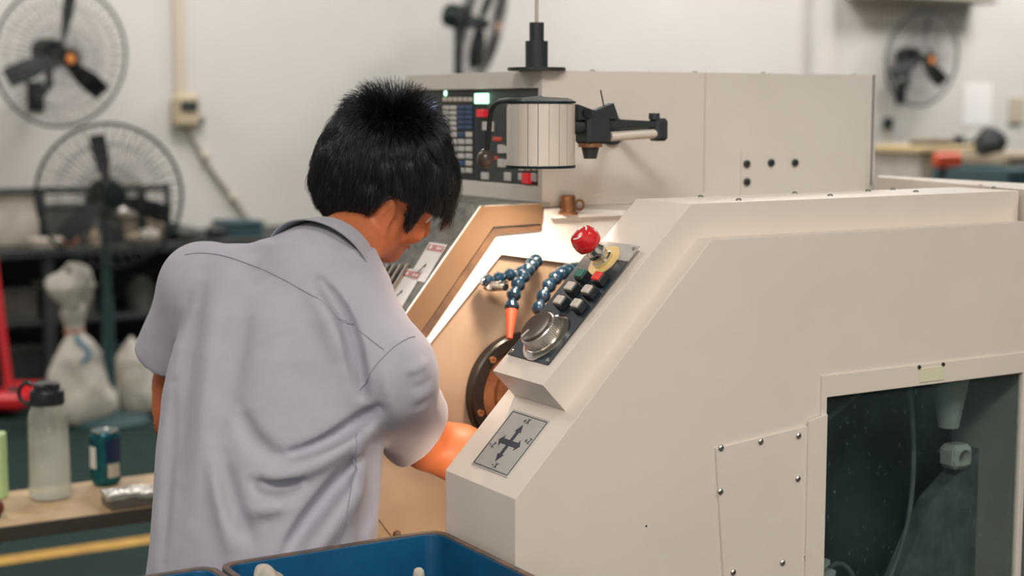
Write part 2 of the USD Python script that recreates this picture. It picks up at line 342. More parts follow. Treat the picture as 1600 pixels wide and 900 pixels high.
# access cover, slightly crooked, with seven screws
ta = math.radians(5.2)
def acc(x, y): return (.4185 + (x - .0965) * math.cos(ta) - y * math.sin(ta), 1.088 + (x - .0965) * math.sin(ta) + y * math.cos(ta))
apts = [acc(0, 0), acc(0, -.40), acc(.148, -.40), acc(.148, -.192), acc(.170, -.192), acc(.170, -.001)]
ap = obj('access_cover', mach(prism_uz(apts, -.0032, 0)), 'paint', L, smooth=False)
obj('side_strip', mach(prism_uz([(.488, .60), (.523, .60), (.523, 1.1075), (.500, 1.1035), (.488, 1.10)], -.0062, -.0032)), 'paint', ap, smooth=False)
for q in [(1124, 699), (1186, 689), (1245, 680), (1123, 767), (1244, 747), (1143, 893), (1220, 878)]:
    r = FW + RT * (q[0] - 800) / F + UP * (450 - q[1]) / F; t = ((O - CAM) @ W) / (r @ W); g = uwz(CAM + r * t)
    obj('screw', on_panel(screw_local(.0046, .003), g[0], g[2], .0034), 'screw_steel', ap)
# inside behind the pane
obj('inner_backplate', mach(box([.45, .150, .3], [.944, .154, 1.34])), 'unlit_inside', L, smooth=False, label='dark plate behind the window, coloured as the unlit interior')  # dark sheet added, shade of the interior is in its colour
obj('slide_cover', mach(prism_uz([(.60, .52), (.944, .52), (.944, .99), (.84, .915)], .09, .12)), 'inner_grey', L, smooth=False, label='grey sloping cover low behind the window')
obj('hose', mach(tube(spline([[.51, .10, 1.00], [.60, .10, 1.06], [.74, .12, 1.115], [.80, .13, 1.13]]), .0035, 8)), 'inner_grey', L)
obj('hose', mach(tube(spline([[.75, .06, 1.12], [.76, .055, 1.0], [.745, .05, .90], [.70, .05, .80], [.68, .05, .775], [.63, .05, .84], [.585, .05, .855]], 40), .004, 8)), 'inner_grey', L)
lug = to_man(mach(rbox([.868, .07, .965], [.912, .11, 1.005], .008))) - to_man(mach(cyl([.890, .05, .985], [.890, .12, .985], .013, 20)))
obj('lug', to_tm(lug), 'inner_pale', L, label='pale ring-shaped lug behind the window')
obj('funnel', mach(tf(rev([[0.0, 0], [.016, 0], [.034, .10], [0, .10]], 20), frame([.850, .07, 1.04], [1, 0, 0], [0, 1, 0], [0, 0, 1]))), 'inner_pale', L, label='pale tapering funnel behind the window')
rb = obj('bellows', mach(rbox([.50, .03, .775], [.578, .10, .822], .006)), 'inner_grey', L)
for i in range(3):
    obj('fold', mach(prism_uz([(.50, .822 + .016 * i), (.58 - .012 * i, .850 + .018 * i), (.58 - .012 * i, .857 + .018 * i), (.50, .829 + .016 * i)], .03, .09)), 'inner_pale', rb, smooth=False)

# top screws along the guard
for q in [(1095, 308), (1154, 313), (1238, 302), (1297, 306), (1356, 299), (1371, 295), (1431, 300), (1490, 289), (1553, 294)]:
    r = FW + RT * (q[0] - 800) / F + UP * (450 - q[1]) / F; t = (ZT - CAM[2]) / r[2]; g = uwz(CAM + r * t)
    w = min(max(g[1], .042), .155)
    obj('screw', mach(tf(screw_local(.0045, .003), frame([g[0], w, ZT], [1, 0, 0], [0, 1, 0], [0, 0, 1]))), 'screw_steel', L)

# console: navy plate with grey top end, dial, six push buttons, emergency stop
HP = .0517
cp = obj('console_plate', on_slope(ext([(-.0535, -.105), (.0505, -.105), (.0505, .078), (-.0535, .078)], .0016), .277, .1035, HP), 'navy_plate', L, smooth=False, label='dark navy console plate')
obj('plate_end', on_slope(ext([(-.0535, .078), (.0505, .078), (.0505, .106), (-.0535, .106)], .0016), .277, .1035, HP), 'grey_plate', cp, smooth=False, label='grey upper end of the plate')
for x, y in ((-.047, -.099), (.0445, -.099), (.0445, .100), (-.047, .100)):
    obj('screw', on_slope(tf(screw_local(.0034, .002), trimesh.transformations.translation_matrix([x, y, .0016])), .277, .1035, HP), 'screw_steel', cp)
dl = obj('rotary_dial', on_slope(rev([[0, 0], [.0395, 0], [.0395, .003], [.0365, .0055], [.031, .007], [.029, .007], [0, .007]], 64), .211, .098, HP + .0016), 'chrome', L, label='round chrome handwheel dial')
knob = []
kr = rev([[0, .007], [.0275, .007], [.0275, .021], [.0262, .0225], [0, .0225]], 64)
knob.append(kr)
for i in range(48):
    a = i / 48 * 2 * np.pi; knob.append(tf(box([-.0008, .0268, .0075], [.0008, .0285, .0205]), trimesh.transformations.rotation_matrix(a, [0, 0, 1])))
obj('knob_skirt', on_slope(cat_(knob), .211, .098, HP + .0016), 'dial_metal', dl)
obj('knob_cap', on_slope(rev([[0, .0225], [.0258, .0225], [.0245, .0262], [.018, .0275], [0, .0275]], 48), .211, .098, HP + .0016), 'dial_cap', dl)
obj('pointer', on_slope(tf(box([-.0014, -.024, .0262], [.0014, -.010, .0285]), trimesh.transformations.rotation_matrix(math.radians(-20), [0, 0, 1])), .211, .098, HP + .0016), 'beige_cap', dl, label='short white pointer mark')
for i, s in enumerate((.314, .2905, .2655)):
    for j, w in enumerate((.1115, .0690)):
        pb = obj('push_button', on_slope(rbox([-.0095, -.0085, 0], [.0095, .0085, .013], .0015), s, w, HP + .0016), 'black_plastic', L)
        col = ('green_cap', 'red_cap')[j] if i == 0 else 'beige_cap'
        obj('button_cap', on_slope(rbox([-.0080, -.0068, .012], [.0080, .0068, .0165], .0012), s, w, HP + .0016), col, pb, label=('green button cap', 'red button cap')[j] if i == 0 else None)
es = obj('emergency_stop', on_slope(tf(rev([[0, .030], [.013, .030], [.0185, .034], [.0200, .041], [.0195, .048], [.0165, .0555], [.010, .0585], [0, .0595]], 40), np.eye(4)), .350, .1035, HP + .0016), 'red_plastic', L, label='red mushroom emergency stop button')
obj('button_collar', on_slope(rev([[0, .0], [.0150, 0], [.0150, .006], [.0128, .008], [.0128, .014], [.0138, .016], [.0138, .022], [.0112, .026], [.0112, .031], [0, .031]], 40), .350, .1035, HP + .0018), 'chrome', es, label='chrome collar')
obj('warning_ring', on_slope(rev([[0, 0], [.0265, 0], [.0265, .0012], [0, .0012]], 48), .350, .1035, HP + .0016), 'yellow_ring', es, label='yellow warning ring')
for a in (.5, 2.6, 4.7):                             # turn-to-release arrows moulded on the head
    pa = [[.012 * math.cos(a + q), .012 * math.sin(a + q), .0585] for q in np.linspace(0, 1.1, 8)]
    obj('arrow', on_slope(tube(pa, .0012, 6), .350, .1035, HP + .0016), 'sticker_white', es)

# axis label on the lower slope
lp = obj('axis_plate', on_slope(rbox([-.0475, -.0480, 0], [.0475, .0480, .001], .0004), .0705, .0935), 'grey_plate', L, smooth=False, label='grey label plate with crossed axis arrows')
bo = to_man(ext(Polygon([(-.0445, -.045), (.0445, -.045), (.0445, .045), (-.0445, .045)]).difference(Polygon([(-.0435, -.044), (.0435, -.044), (.0435, .044), (-.0435, .044)])), .0004))
obj('border', on_slope(bo, .0705, .0935, .001), 'ink', lp)
def darrow(L_, wd, hw, hl): return [(-wd, -L_ + hl), (-hw, -L_ + hl), (0, -L_), (hw, -L_ + hl), (wd, -L_ + hl), (wd, L_ - hl), (hw, L_ - hl), (0, L_), (-hw, L_ - hl), (-wd, L_ - hl)]
arr = Polygon(darrow(.031, .0033, .0075, .012)).union(Polygon([(y, x) for x, y in darrow(.0270, .0042, .0085, .008)]))
obj('arrows', on_slope(ext(arr, .0005), .0695, .0945, .001), 'ink', lp, label='navy crossed double arrows')
for t, x, y in (('+X', .001, .0375), ('-X', .004, -.0375), ('+Z', .0335, .011), ('-Z', -.034, -.011)):
    obj('lettering', on_slope(tf(text(t, .0085, .0005, False), trimesh.transformations.translation_matrix([x, y, 0])), .0705, .0935, .001), 'ink', lp)
obj('speck', on_panel(rev([[0, 0], [.0014, 0], [.0011, .0008], [0, .0008]], 10), .207, .985), 'black_plastic', L)

# ---------------------------------------------------------------- headstock side: housing, chuck wall, trim
HW = .50
HA, HB = (-.010, 1.05), (.233, 1.392)
HS = [(-.05, .10), (.356, .10), (.356, 1.392), HB, HA, (-.05, 1.0)]
house = obj('headstock_cover', mach(prism_uz(HS, HW, 1.03)), 'grimy_cover', L, smooth=False, label='grimy dark sloping headstock cover')
hs = unit_(np.subtract(HB, HA))
obj('cover_edge', mach(prism_uz([HA, HB, (.356, 1.392), (.356, 1.386), (HB[0] + .002, 1.386), (HA[0] + .008, 1.05)], HW - .0195, HW)), 'grimy_cover', L, smooth=False)
H_AX = (np.array([0, -1., 0]), np.array([hs[0], 0, hs[1]]), np.array([-hs[1], 0, hs[0]]))
def on_head(m, s, w, h=0): return mach(tf(m, frame([HA[0] + s * hs[0] - h * hs[1], w, 1.05 + s * hs[1] + h * hs[0]], *H_AX)))
def head_sw(x, y, h=0):
    n = U * H_AX[2][0] + ZZ * H_AX[2][2]; c = n @ P(HA[0], 0, 1.05) + h
    r = FW + RT * (x - 800) / F + UP * (450 - y) / F; g = uwz(CAM + r * ((c - n @ CAM) / (n @ r))); return (g[0] - HA[0]) * hs[0] + (g[2] - 1.05) * hs[1], g[1]
# tan chuck wall with the opening's white liner in front
obj('chuck_wall', mach(prism_uz([(-.05, .10), (1.086, .10), (1.086, 1.33), (.18, 1.33), (-.022, 1.05), (-.05, .99)], HW - .004, HW)), 'tan_wall', L, smooth=False, label='tan oily wall behind the chuck')
def wpoly(px, w):
    out = []
    for x, y in px:
        r = FW + RT * (x - 800) / F + UP * (450 - y) / F; t = ((O + W * w - CAM) @ W) / (r @ W); g = uwz(CAM + r * t); out.append((g[0], g[2]))
    return out
LIN = wpoly([(560, 640), (765, 352), (850, 346), (850, 326), (900, 326), (1010, 330), (1050, 420), (905, 413.5), (783, 397.5), (590, 640)], HW - .012)
obj('white_liner', mach(prism_uz(LIN, HW - .012, HW - .004)), 'white_liner', L, smooth=False, label='white band around the opening')
TR = wpoly([(540, 628), (752, 323), (848, 319), (848, 349), (771, 354), (575, 640)], HW - .02)
TRI = wpoly([(565, 640), (766, 350), (848, 344), (848, 349), (771, 354), (575, 640)], HW - .02)
obj('opening_trim', mach(cat_([prism_uz(TR, HW - .020, HW - .0185), prism_uz(TRI, HW - .0185, HW)])), 'trim_steel', L, smooth=False, label='brownish steel trim of the opening')
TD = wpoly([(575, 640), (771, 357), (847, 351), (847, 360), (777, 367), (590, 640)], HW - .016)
obj('painted_shadow_strip', mach(prism_uz(TD, HW - .016, HW - .0)), 'trim_dark', L, smooth=False, label='dark strip inside the trim, painted as the shadow under it')  # shadow below the trim, painted as a dark strip
ED = wpoly([(537.5, 628), (749.5, 322), (752, 322), (540, 628)], HW - .021)
obj('trim_lip', mach(prism_uz(ED, HW - .0215, HW - .0195)), 'bare_edge', L, smooth=False, label='bright bare edge of the trim')
# stickers and ventilation slots on the grimy cover
for (x, y, flip) in ((667, 409, 0), (630, 450, 0)):
    s, w = head_sw(x, y, .001)
    st = obj('sticker', on_head(rbox([-.030, -.036, 0], [.030, .036, .0008], .0003), s, w), 'sticker_white', L, smooth=False, label='white sticker with a red heading')
    obj('heading', on_head(box([-.026, .021, .0008], [.026, .032, .0012]), s, w), 'sticker_red', st, smooth=False)
    obj('heading_mark', on_head([box([-.019, .0235, .0012], [-.012, .0300, .0015])] + [box([.006 + .006 * i, .0245, .0012], [.0095 + .006 * i, .0285, .0015]) for i in range(3)], s, w), 'sticker_white', st, smooth=False)
    obj('sketch', on_head(tube([[-.012, -.026, .001], [-.004, -.014, .001], [.002, -.004, .001], [.004, -.010, .001]], .0008, 5), s, w), 'ink', st)
for i in range(6):
    s, w = head_sw(626 - i * 10, 434, .001)
    obj('slat', on_head(rbox([-.0038, -.060, 0], [.0038, .026, .005], .0015), s, w), 'grille_steel', L, smooth=False)
# chuck
cu, cz = .305, 1.081
def on_chuck(m): return mach(tf(m, frame([cu, HW - .004, cz], [1, 0, 0], [0, 0, 1], [0, -1, 0])))
ch = obj('chuck', on_chuck(rev([[.072, 0], [.100, 0], [.100, .017], [.097, .020], [.080, .020], [.076, .017], [.072, .010], [.072, 0]], 64)), 'chuck_ring', L, label='black rimmed lathe chuck')
obj('face_plate', on_chuck(rev([[0, 0], [.0735, 0], [.0735, .012], [.055, .014], [.053, .020], [.030, .020], [.028, .014], [0, .014]], 64)), 'chuck_face', ch, label='steel chuck face, coloured orange for the warm light it reflects')
for i in range(3):
    a = math.radians(90 + 120 * i + 12)
    obj('jaw', on_chuck(tf(cat_([rbox([.020, -.013, .012], [.070, .013, .030], .002), rbox([.020, -.013, .030], [.048, .013, .046], .002)]), trimesh.transformations.rotation_matrix(a, [0, 0, 1]))), 'chuck_face', ch)
for i in range(6):
    a = math.radians(15 + 60 * i)
    obj('bolt', on_chuck(tf(rev([[0, .019], [.0055, .019], [.0055, .025], [.003, .025], [.003, .022], [0, .022]], 12), trimesh.transformations.translation_matrix([.088 * math.cos(a), .088 * math.sin(a), 0]))), 'brass', ch)
obj('bolt', on_panel(rev([[0, 0], [.007, 0], [.006, .005], [0, .006]], 8), wpoly([(618, 834)], HW)[0][0], wpoly([(618, 834)], HW)[0][1], -HW + .004), 'trim_dark', L)
p0, p1 = wpoly([(586, 806), (612, 840)], HW)
obj('seam', mach(tube([[p0[0], HW - .0042, p0[1]], [p1[0], HW - .0042, p1[1]]], .0007, 5)), 'trim_dark', L)

# coolant hoses: segmented ball-and-socket pipe on the chuck wall
def seg_hose(px, ws, name_label, r=.0125, tip=True):
    pts = []
    for (x, y), w in zip(px, ws): g = wpoly([(x, y)], w)[0]; pts.append([g[0], w, g[1]])
    c = spline(pts, 60); t = np.r_[0, np.cumsum(np.linalg.norm(np.diff(c, axis=0), axis=1))]; n = max(2, int(t[-1] / (r * 1.75)))
    h = None
    for i in range(n):
        a = [np.interp(t[-1] * (i + .0) / n, t, c[:, k]) for k in range(3)]; b = [np.interp(t[-1] * (i + 1.0) / n, t, c[:, k]) for k in range(3)]
        a, b = np.array(a), np.array(b); ln = np.linalg.norm(b - a)
        m = rev([[0, 0], [r * .62, 0], [r * .62, ln * .22], [r * .92, ln * .30], [r * 1.05, ln * .62], [r * .86, ln * .86], [r * .6, ln], [0, ln]], 18)
        T = trimesh.geometry.align_vectors([0, 0, 1], (b - a) / ln); T[:3, 3] = a; m = mach(tf(m, T))
        if h is None: h = obj('coolant_hose', m, 'hose_blue', L, label=name_label)
        else: obj('hose_segment', m, 'hose_blue', h)
    if tip:
        d = (b - a) / ln; obj('nozzle', mach(cyl(b - d * .003, b + d * .045, r * .85, 16, r * .40)), 'hose_tip', h, label='orange hose nozzle')
seg_hose([(840, 404), (826, 420), (812, 440), (802, 462), (799, 487)], [.48, .45, .43, .42, .41], 'blue segmented coolant hose with orange nozzle', .0115)
seg_hose([(905, 420), (884, 424), (864, 438), (850, 460), (840, 490)], [.48, .44, .42, .41, .40], 'blue segmented coolant hose nearest the console', .0115, tip=False)
seg_hose([(752, 440), (775, 436), (800, 428), (822, 424)], [.475, .47, .46, .45], 'dark blue coolant pipe across the tan wall', .0105, tip=False)
obj('valve', mach(tf(cat_([rbox([-.018, -.012, -.008], [.018, .012, .008], .003), cyl([0, 0, 0], [0, -.03, 0], .006)]), frame([*wpoly([(775, 446)], .47)[0][:1], .47, wpoly([(775, 446)], .47)[0][1]], [1, 0, 0], [0, 1, 0], [0, 0, 1]))), 'chrome', L)

# unseen strip lamp placed inside the guard to light the lower chuck wall
il = obj('unseen_strip_lamp', mach(rbox([.03, GW + .001, .915], [.29, GW + .022, .945], .004)), 'fixture', L, smooth=False, label='unseen strip lamp inside the guard, lighting the lower chuck wall')
obj('unseen_lamp_glass', mach(rbox([.035, GW + .022, .919], [.285, GW + .025, .941], .002)), 'white_liner', il, smooth=False)
rect('unseen_strip_lamp_light', P(.16, GW + .027, .93), P(.02, HW, .74), .24, .02, 58.0, (1.0, 0.74, 0.50))

# ---------------------------------------------------------------- control cabinet at the back
CU0, CZ0, CZ1 = .352, 1.384, 1.607
cabp = to_man(box([CU0, HW, CZ0], [1.090, .985, CZ1])) - to_man(box([CU0 - .01, .512, 1.418], [CU0 + .008, .972, 1.5785]))
obj('control_cabinet', mach(to_tm(cabp)), 'cabinet_paint', L, smooth=False)
obj('cabinet_skirt', mach(box([.358, HW + .001, .10], [1.088, .98, CZ0])), 'cabinet_paint', L, smooth=False)
obj('cabinet_joint', mach(box([.6855, HW - .0006, 1.40], [.6866, HW, CZ1])), 'cable_grey', L, smooth=False)
obj('cabinet_joint', mach(box([1.0800, HW - .0006, 1.40], [1.0835, HW, CZ1])), 'clutter_dark', L, smooth=False)
obj('cover_plate', mach(box([.768, HW - .002, 1.36], [1.07, HW, 1.470])), 'cabinet_paint', L, smooth=False)
for u, z in ((.779, 1.447), (.835, 1.448), (.891, 1.447), (.780, 1.415)):
    obj('bolt', mach(tf(rev([[0, 0], [.0068, 0], [.0068, .004], [.0045, .0055], [0, .0055]], 14), frame([u, HW - .002, z], [1, 0, 0], [0, 0, 1], [0, -1, 0]))), 'black_plastic', L)
for (u, w) in ((.47, .53), (.686, .53), (.84, .53), (1.06, .53)):
    obj('screw', mach(tf(screw_local(.005, .003), frame([u, w, CZ1], [1, 0, 0], [0, 1, 0], [0, 0, 1]))), 'screw_steel', L)
# roof tray and right rail between guard and cabinet
obj('roof_tray', mach(prism_uz([(.70, 1.378), (1.09, 1.392), (1.09, 1.386), (.70, 1.372)], GW - .02, HW)), 'cabinet_paint', L, smooth=False)
rl = []
for x, y in [(1372, 271), (1640, 288), (1640, 299.5), (1372, 276.5)]:
    r = FW + RT * (x - 800) / F + UP * (450 - y) / F; g = uwz(CAM + r * ((ZT + .002 - CAM[2]) / r[2])); rl.append((g[0], g[1]))
rl = list(Polygon(rl).intersection(sbox(.5, .0, 1.115, 1.0)).exterior.coords)[:-1]
obj('roof_rail', mach(tf(ext(rl, .06), trimesh.transformations.translation_matrix([0, 0, ZT - .058]))), 'paint', L, smooth=False)
obj('end_cover', mach(box([UE - .004, GW - .005, .10], [1.088, .98, 1.36])), 'paint', L, smooth=False)
obj('interior_ledge', mach(prism_uz([(.360, 1.372), (.70, 1.372), (.70, 1.3665), (.360, 1.3665)], HW - .024, HW)), 'white_liner', L, smooth=False)
bf = obj('brass_fitting', mach(tf(rev([[0, 0], [.0165, 0], [.0165, .004], [.0125, .005], [.0125, .030], [.010, .032], [0, .032]], 20), frame([.392, .483, 1.372], [1, 0, 0], [0, 1, 0], [0, 0, 1]))), 'brass', L, label='small brown cylindrical fitting')
obj('fitting_ring', mach(ring([.413, .480, 1.387], [0, 1, 0], .008, .0022, 20, 6)), 'brass', bf)

# operator's control panel, recessed in the cabinet's front
def cpx(x, y, u=CU0 + .008):
    r = FW + RT * (x - 800) / F + UP * (450 - y) / F; g = uwz(CAM + r * (((O + U * u - CAM) @ U) / (r @ U))); return g[1], g[2]
def on_front(x0, y0, x1, y1, d=.003, b=.001, u=CU0 + .006):
    wa, za = cpx(x0, y0, u); wb, zb = cpx(x1, y1, u); return mach(rbox([u - d, min(wa, wb), min(za, zb)], [u + .001, max(wa, wb), max(za, zb)], b))
pn = obj('control_panel', mach(box([CU0 + .004, .514, 1.4195], [CU0 + .008, .970, 1.577])), 'panel_dark', L, smooth=False, label='dark grey control panel with keys and lamps')
fp = CU0 + .004
def keyed(name, x0, y0, x1, y1, m, d=.003, label=None): return obj(name, on_front(x0, y0, x1, y1, d, .001, fp), m, pn, smooth=False, label=label)
keyed('panel_strip', 744, 141, 760, 286, 'panel_black', .0012, 'black strip between the key fields')
keyed('screen', 642, 158, 682, 240, 'screen', .0012, 'bluish lit screen behind the hair')
keyed('key_frame', 690, 143, 742, 284, 'panel_black', .0008)
for i in range(6): keyed('key', 693 + i * 8, 152, 699 + i * 8, 159, 'clutter_pale')
for r_ in range(5):
    for c_ in range(2): keyed('key', 693 + c_ * 11.5, 165 + r_ * 8.2, 702.5 + c_ * 11.5, 171.5 + r_ * 8.2, 'key_white')
    for c_ in range(2): keyed('key', 716.5 + c_ * 12, 165 + r_ * 7.8, 727 + c_ * 12, 171.2 + r_ * 7.8, 'key_blue', label='blue key')
for r_ in range(6):
    for c_ in range(4):
        if (r_, c_) in ((0, 2), (4, 2)): mm = 'key_blue'
        else: mm = 'key_white'
        keyed('key', 693 + c_ * 12, 206 + r_ * 11.2, 702.5 + c_ * 12, 214.5 + r_ * 11.2, mm, label='blue key' if mm == 'key_blue' else None)
def round_(name, x, y, r, d, m, label=None):
    w, z = cpx(x, y, fp); return obj(name, mach(tf(rev([[0, 0], [r, 0], [r, d * .6], [r * .7, d], [0, d]], 24), frame([fp, w, z], [0, -1, 0], [0, 0, 1], [-1, 0, 0]))), m, pn, label=label)
round_('indicator_lamp', 697, 146, .005, .003, 'lamp_green', 'small pale green pilot lamp')
keyed('indicator_lamp', 747, 146, 764, 162, 'lamp_green', .008, 'glowing green lamp')
keyed('indicator_lamp', 750, 171, 762, 183, 'lamp_red', .008, 'glowing red lamp')
for (x0, y0, x1, y1) in [(756, 190, 763, 204), (766, 190, 772, 206), (780, 226, 788, 240), (789, 228, 795, 240), (780, 248, 788, 262), (790, 249, 797, 262), (754, 269, 764, 281), (790, 269, 799, 283), (812, 270, 820, 282), (832, 270, 840, 284), (813, 262, 820, 267), (824, 262, 830, 267), (834, 262, 840, 267)]:
    keyed('key', x0, y0, x1, y1, 'key_white', .004)
keyed('indicator_lamp', 821, 270, 831, 287, 'lamp_red', .008, 'red lit switch at the lower corner')
keyed('label_strip', 771, 214, 784, 221, 'hose_tip', .002, 'orange label strip'); keyed('label_strip', 768, 244, 778, 250, 'hose_tip', .002, 'orange label strip')
obj('pilot_beacon', mach([cyl([.337 + .02, .525, CZ1], [.357, .525, CZ1 + .005], .048, 28), cyl([.357, .525, CZ1 + .004], [.357, .525, CZ1 + .048], .0185, 24), cyl([.357, .525, CZ1 + .048], [.357, .525, CZ1 + .078], .0120, 24)]), 'soft_black', L, label='black stepped beacon post on the cabinet')
obj('beacon_rod', mach(cyl([.357, .525, CZ1 + .078], [.357, .525, CZ1 + .30], .003, 12)), 'clutter_pale', L)

# ---------------------------------------------------------------- work lamp
la = thing('work_lamp', 'finned cylindrical work lamp on a black jointed arm above the opening', 'lamp', P(.256, .35, 1.458))
lu, lw, lz0, lz1, lr = .256, .35, 1.459, 1.5575, .0520
def lampm(m): return mach(tf(m, frame([lu, lw, lz0], [1, 0, 0], [0, 1, 0], [0, 0, 1])))
H_ = lz1 - lz0
nf = 20
core = [rev([[lr * .90, 0.002], [lr * .955, 0.002], [lr * .955, H_ - .004], [0, H_ - .004], [0, H_ - .010], [lr * .90, H_ - .010], [lr * .90, .002]], 60)]
sh = obj('lamp_shade', lampm(core), 'lamp_gap', la, label='grey ribbed lamp housing')
for i in range(nf):
    g_ = .055 if i % 3 == 0 else .018; a0, a1 = (i + g_) / nf * 2 * np.pi, (i + 1 - g_) / nf * 2 * np.pi
    q = [(r * math.cos(a), r * math.sin(a)) for r, aa in ((lr * .95, np.linspace(a0, a1, 5)), (lr, np.linspace(a1, a0, 5))) for a in aa]
    obj('fin', lampm(tf(ext(q, H_ - .006), trimesh.transformations.translation_matrix([0, 0, .001]))), 'lamp_fin', sh, smooth=False)
obj('lamp_cap', lampm(rev([[0, H_ - .004], [lr * 1.03, H_ - .004], [lr * 1.03, H_ - .001], [lr * .8, H_ + .004], [0, H_ + .006]], 48)), 'fan_black', la, label='black lamp lid')
obj('lamp_rim', lampm(rev([[lr * .93, -.003], [lr * 1.02, -.003], [lr * 1.02, .001], [lr * .93, .001], [lr * .93, -.003]], 48)), 'fan_black', la)
obj('bulb', lampm(rev([[0, .044], [.030, .044], [.036, .050], [.036, .060], [.016, .074], [.008, .084], [0, .084]], 24)), 'bulb', la)
ld = UsdLux.DiskLight.Define(stage, path_of(la) + '/lamp_light')
ld.CreateRadiusAttr(.036); ld.CreateIntensityAttr(370.0); ld.CreateColorAttr(Gf.Vec3f(1.0, 0.79, 0.60)); ld.AddTranslateOp().Set(Gf.Vec3d(0, 0, .040))
# arm: socket, joint block with clamp ears, twin bar back to the cabinet's side
J = np.array([.352, .352, 1.512])
arm = obj('joint_block', mach([rbox(J - [.021, .02, .021], J + [.023, .02, .019], .004), cyl([lu + lr * .98, lw, 1.518], J + [-.015, 0, .006], .012, 16)]), 'soft_black', la)
obj('thumb_nut', mach(tf(rev([[0, 0], [.010, 0], [.014, .018], [0, .018]], 10), frame(J + [-.004, 0, -.044], [1, 0, 0], [0, 1, 0], [0, 0, 1]))), 'soft_black', arm)
obj('joint_washer', mach(cyl(J + [-.004, 0, -.026], J + [-.004, 0, -.020], .019, 20)), 'brass', arm)
obj('clamp_ear', mach(prism_uz([(J[0] - .036, J[2] + .016), (J[0] - .036, J[2] + .040), (J[0] - .004, J[2] + .030), (J[0] + .030, J[2] + .042), (J[0] + .040, J[2] + .018)], .338, .352)), 'soft_black', arm, smooth=False)
obj('clamp_pin', mach(cyl([J[0] - .022, .338, J[2] + .027], [J[0] - .022, .332, J[2] + .027], .007, 14)), 'black_plastic', arm)
obj('clamp_pin', mach(cyl(J + [.020, -.004, .03], J + [.012, -.004, .062], .0012, 6)), 'black_plastic', arm)
E0 = np.array([.478, .352, 1.512])
obj('arm_bar', mach(hull(np.vstack([rbox(J + [.015, -.010, .003], J + [.02, .010, .018]).vertices, rbox(E0 + [-.008, -.010, .004], E0 + [.0, .010, .013]).vertices]))), 'soft_black', la)
obj('arm_rod', mach(cyl(J + [.030, -.004, -.010], E0 + [-.004, -.004, -.006], .0075, 14)), 'lamp_fin', la)
obj('elbow', mach([rbox(E0 + [-.012, -.014, -.018], E0 + [.012, .014, .018], .005), cyl(E0 + [-.008, 0, .016], E0 + [-.008, 0, .026], .009, 14)]), 'soft_black', la)
obj('wall_rod', mach([cyl(E0 + [0, 0, -.002], [.488, HW, 1.508], .008, 14), cyl([.488, HW - .008, 1.508], [.488, HW, 1.508], .024, 24)]), 'soft_black', la)
cpts = [np.array([lu, lw, lz1 + .004])]
for x, y, w in ((805, 157, .345), (778, 160, .40), (768, 172, .43), (764, 205, .45), (759, 238, .47)):
    g = wpoly([(x, y)], w)[0]; cpts.append(np.array([g[0], w, g[1]]))
cb = obj('lamp_cable', mach(tube(spline(cpts, 40), .0042, 8)), 'soft_black', la)
obj('cable_plug', mach(ico(cpts[-1] + [0, 0, -.01], [.014, .014, .016], 2)), 'dial_cap', la)

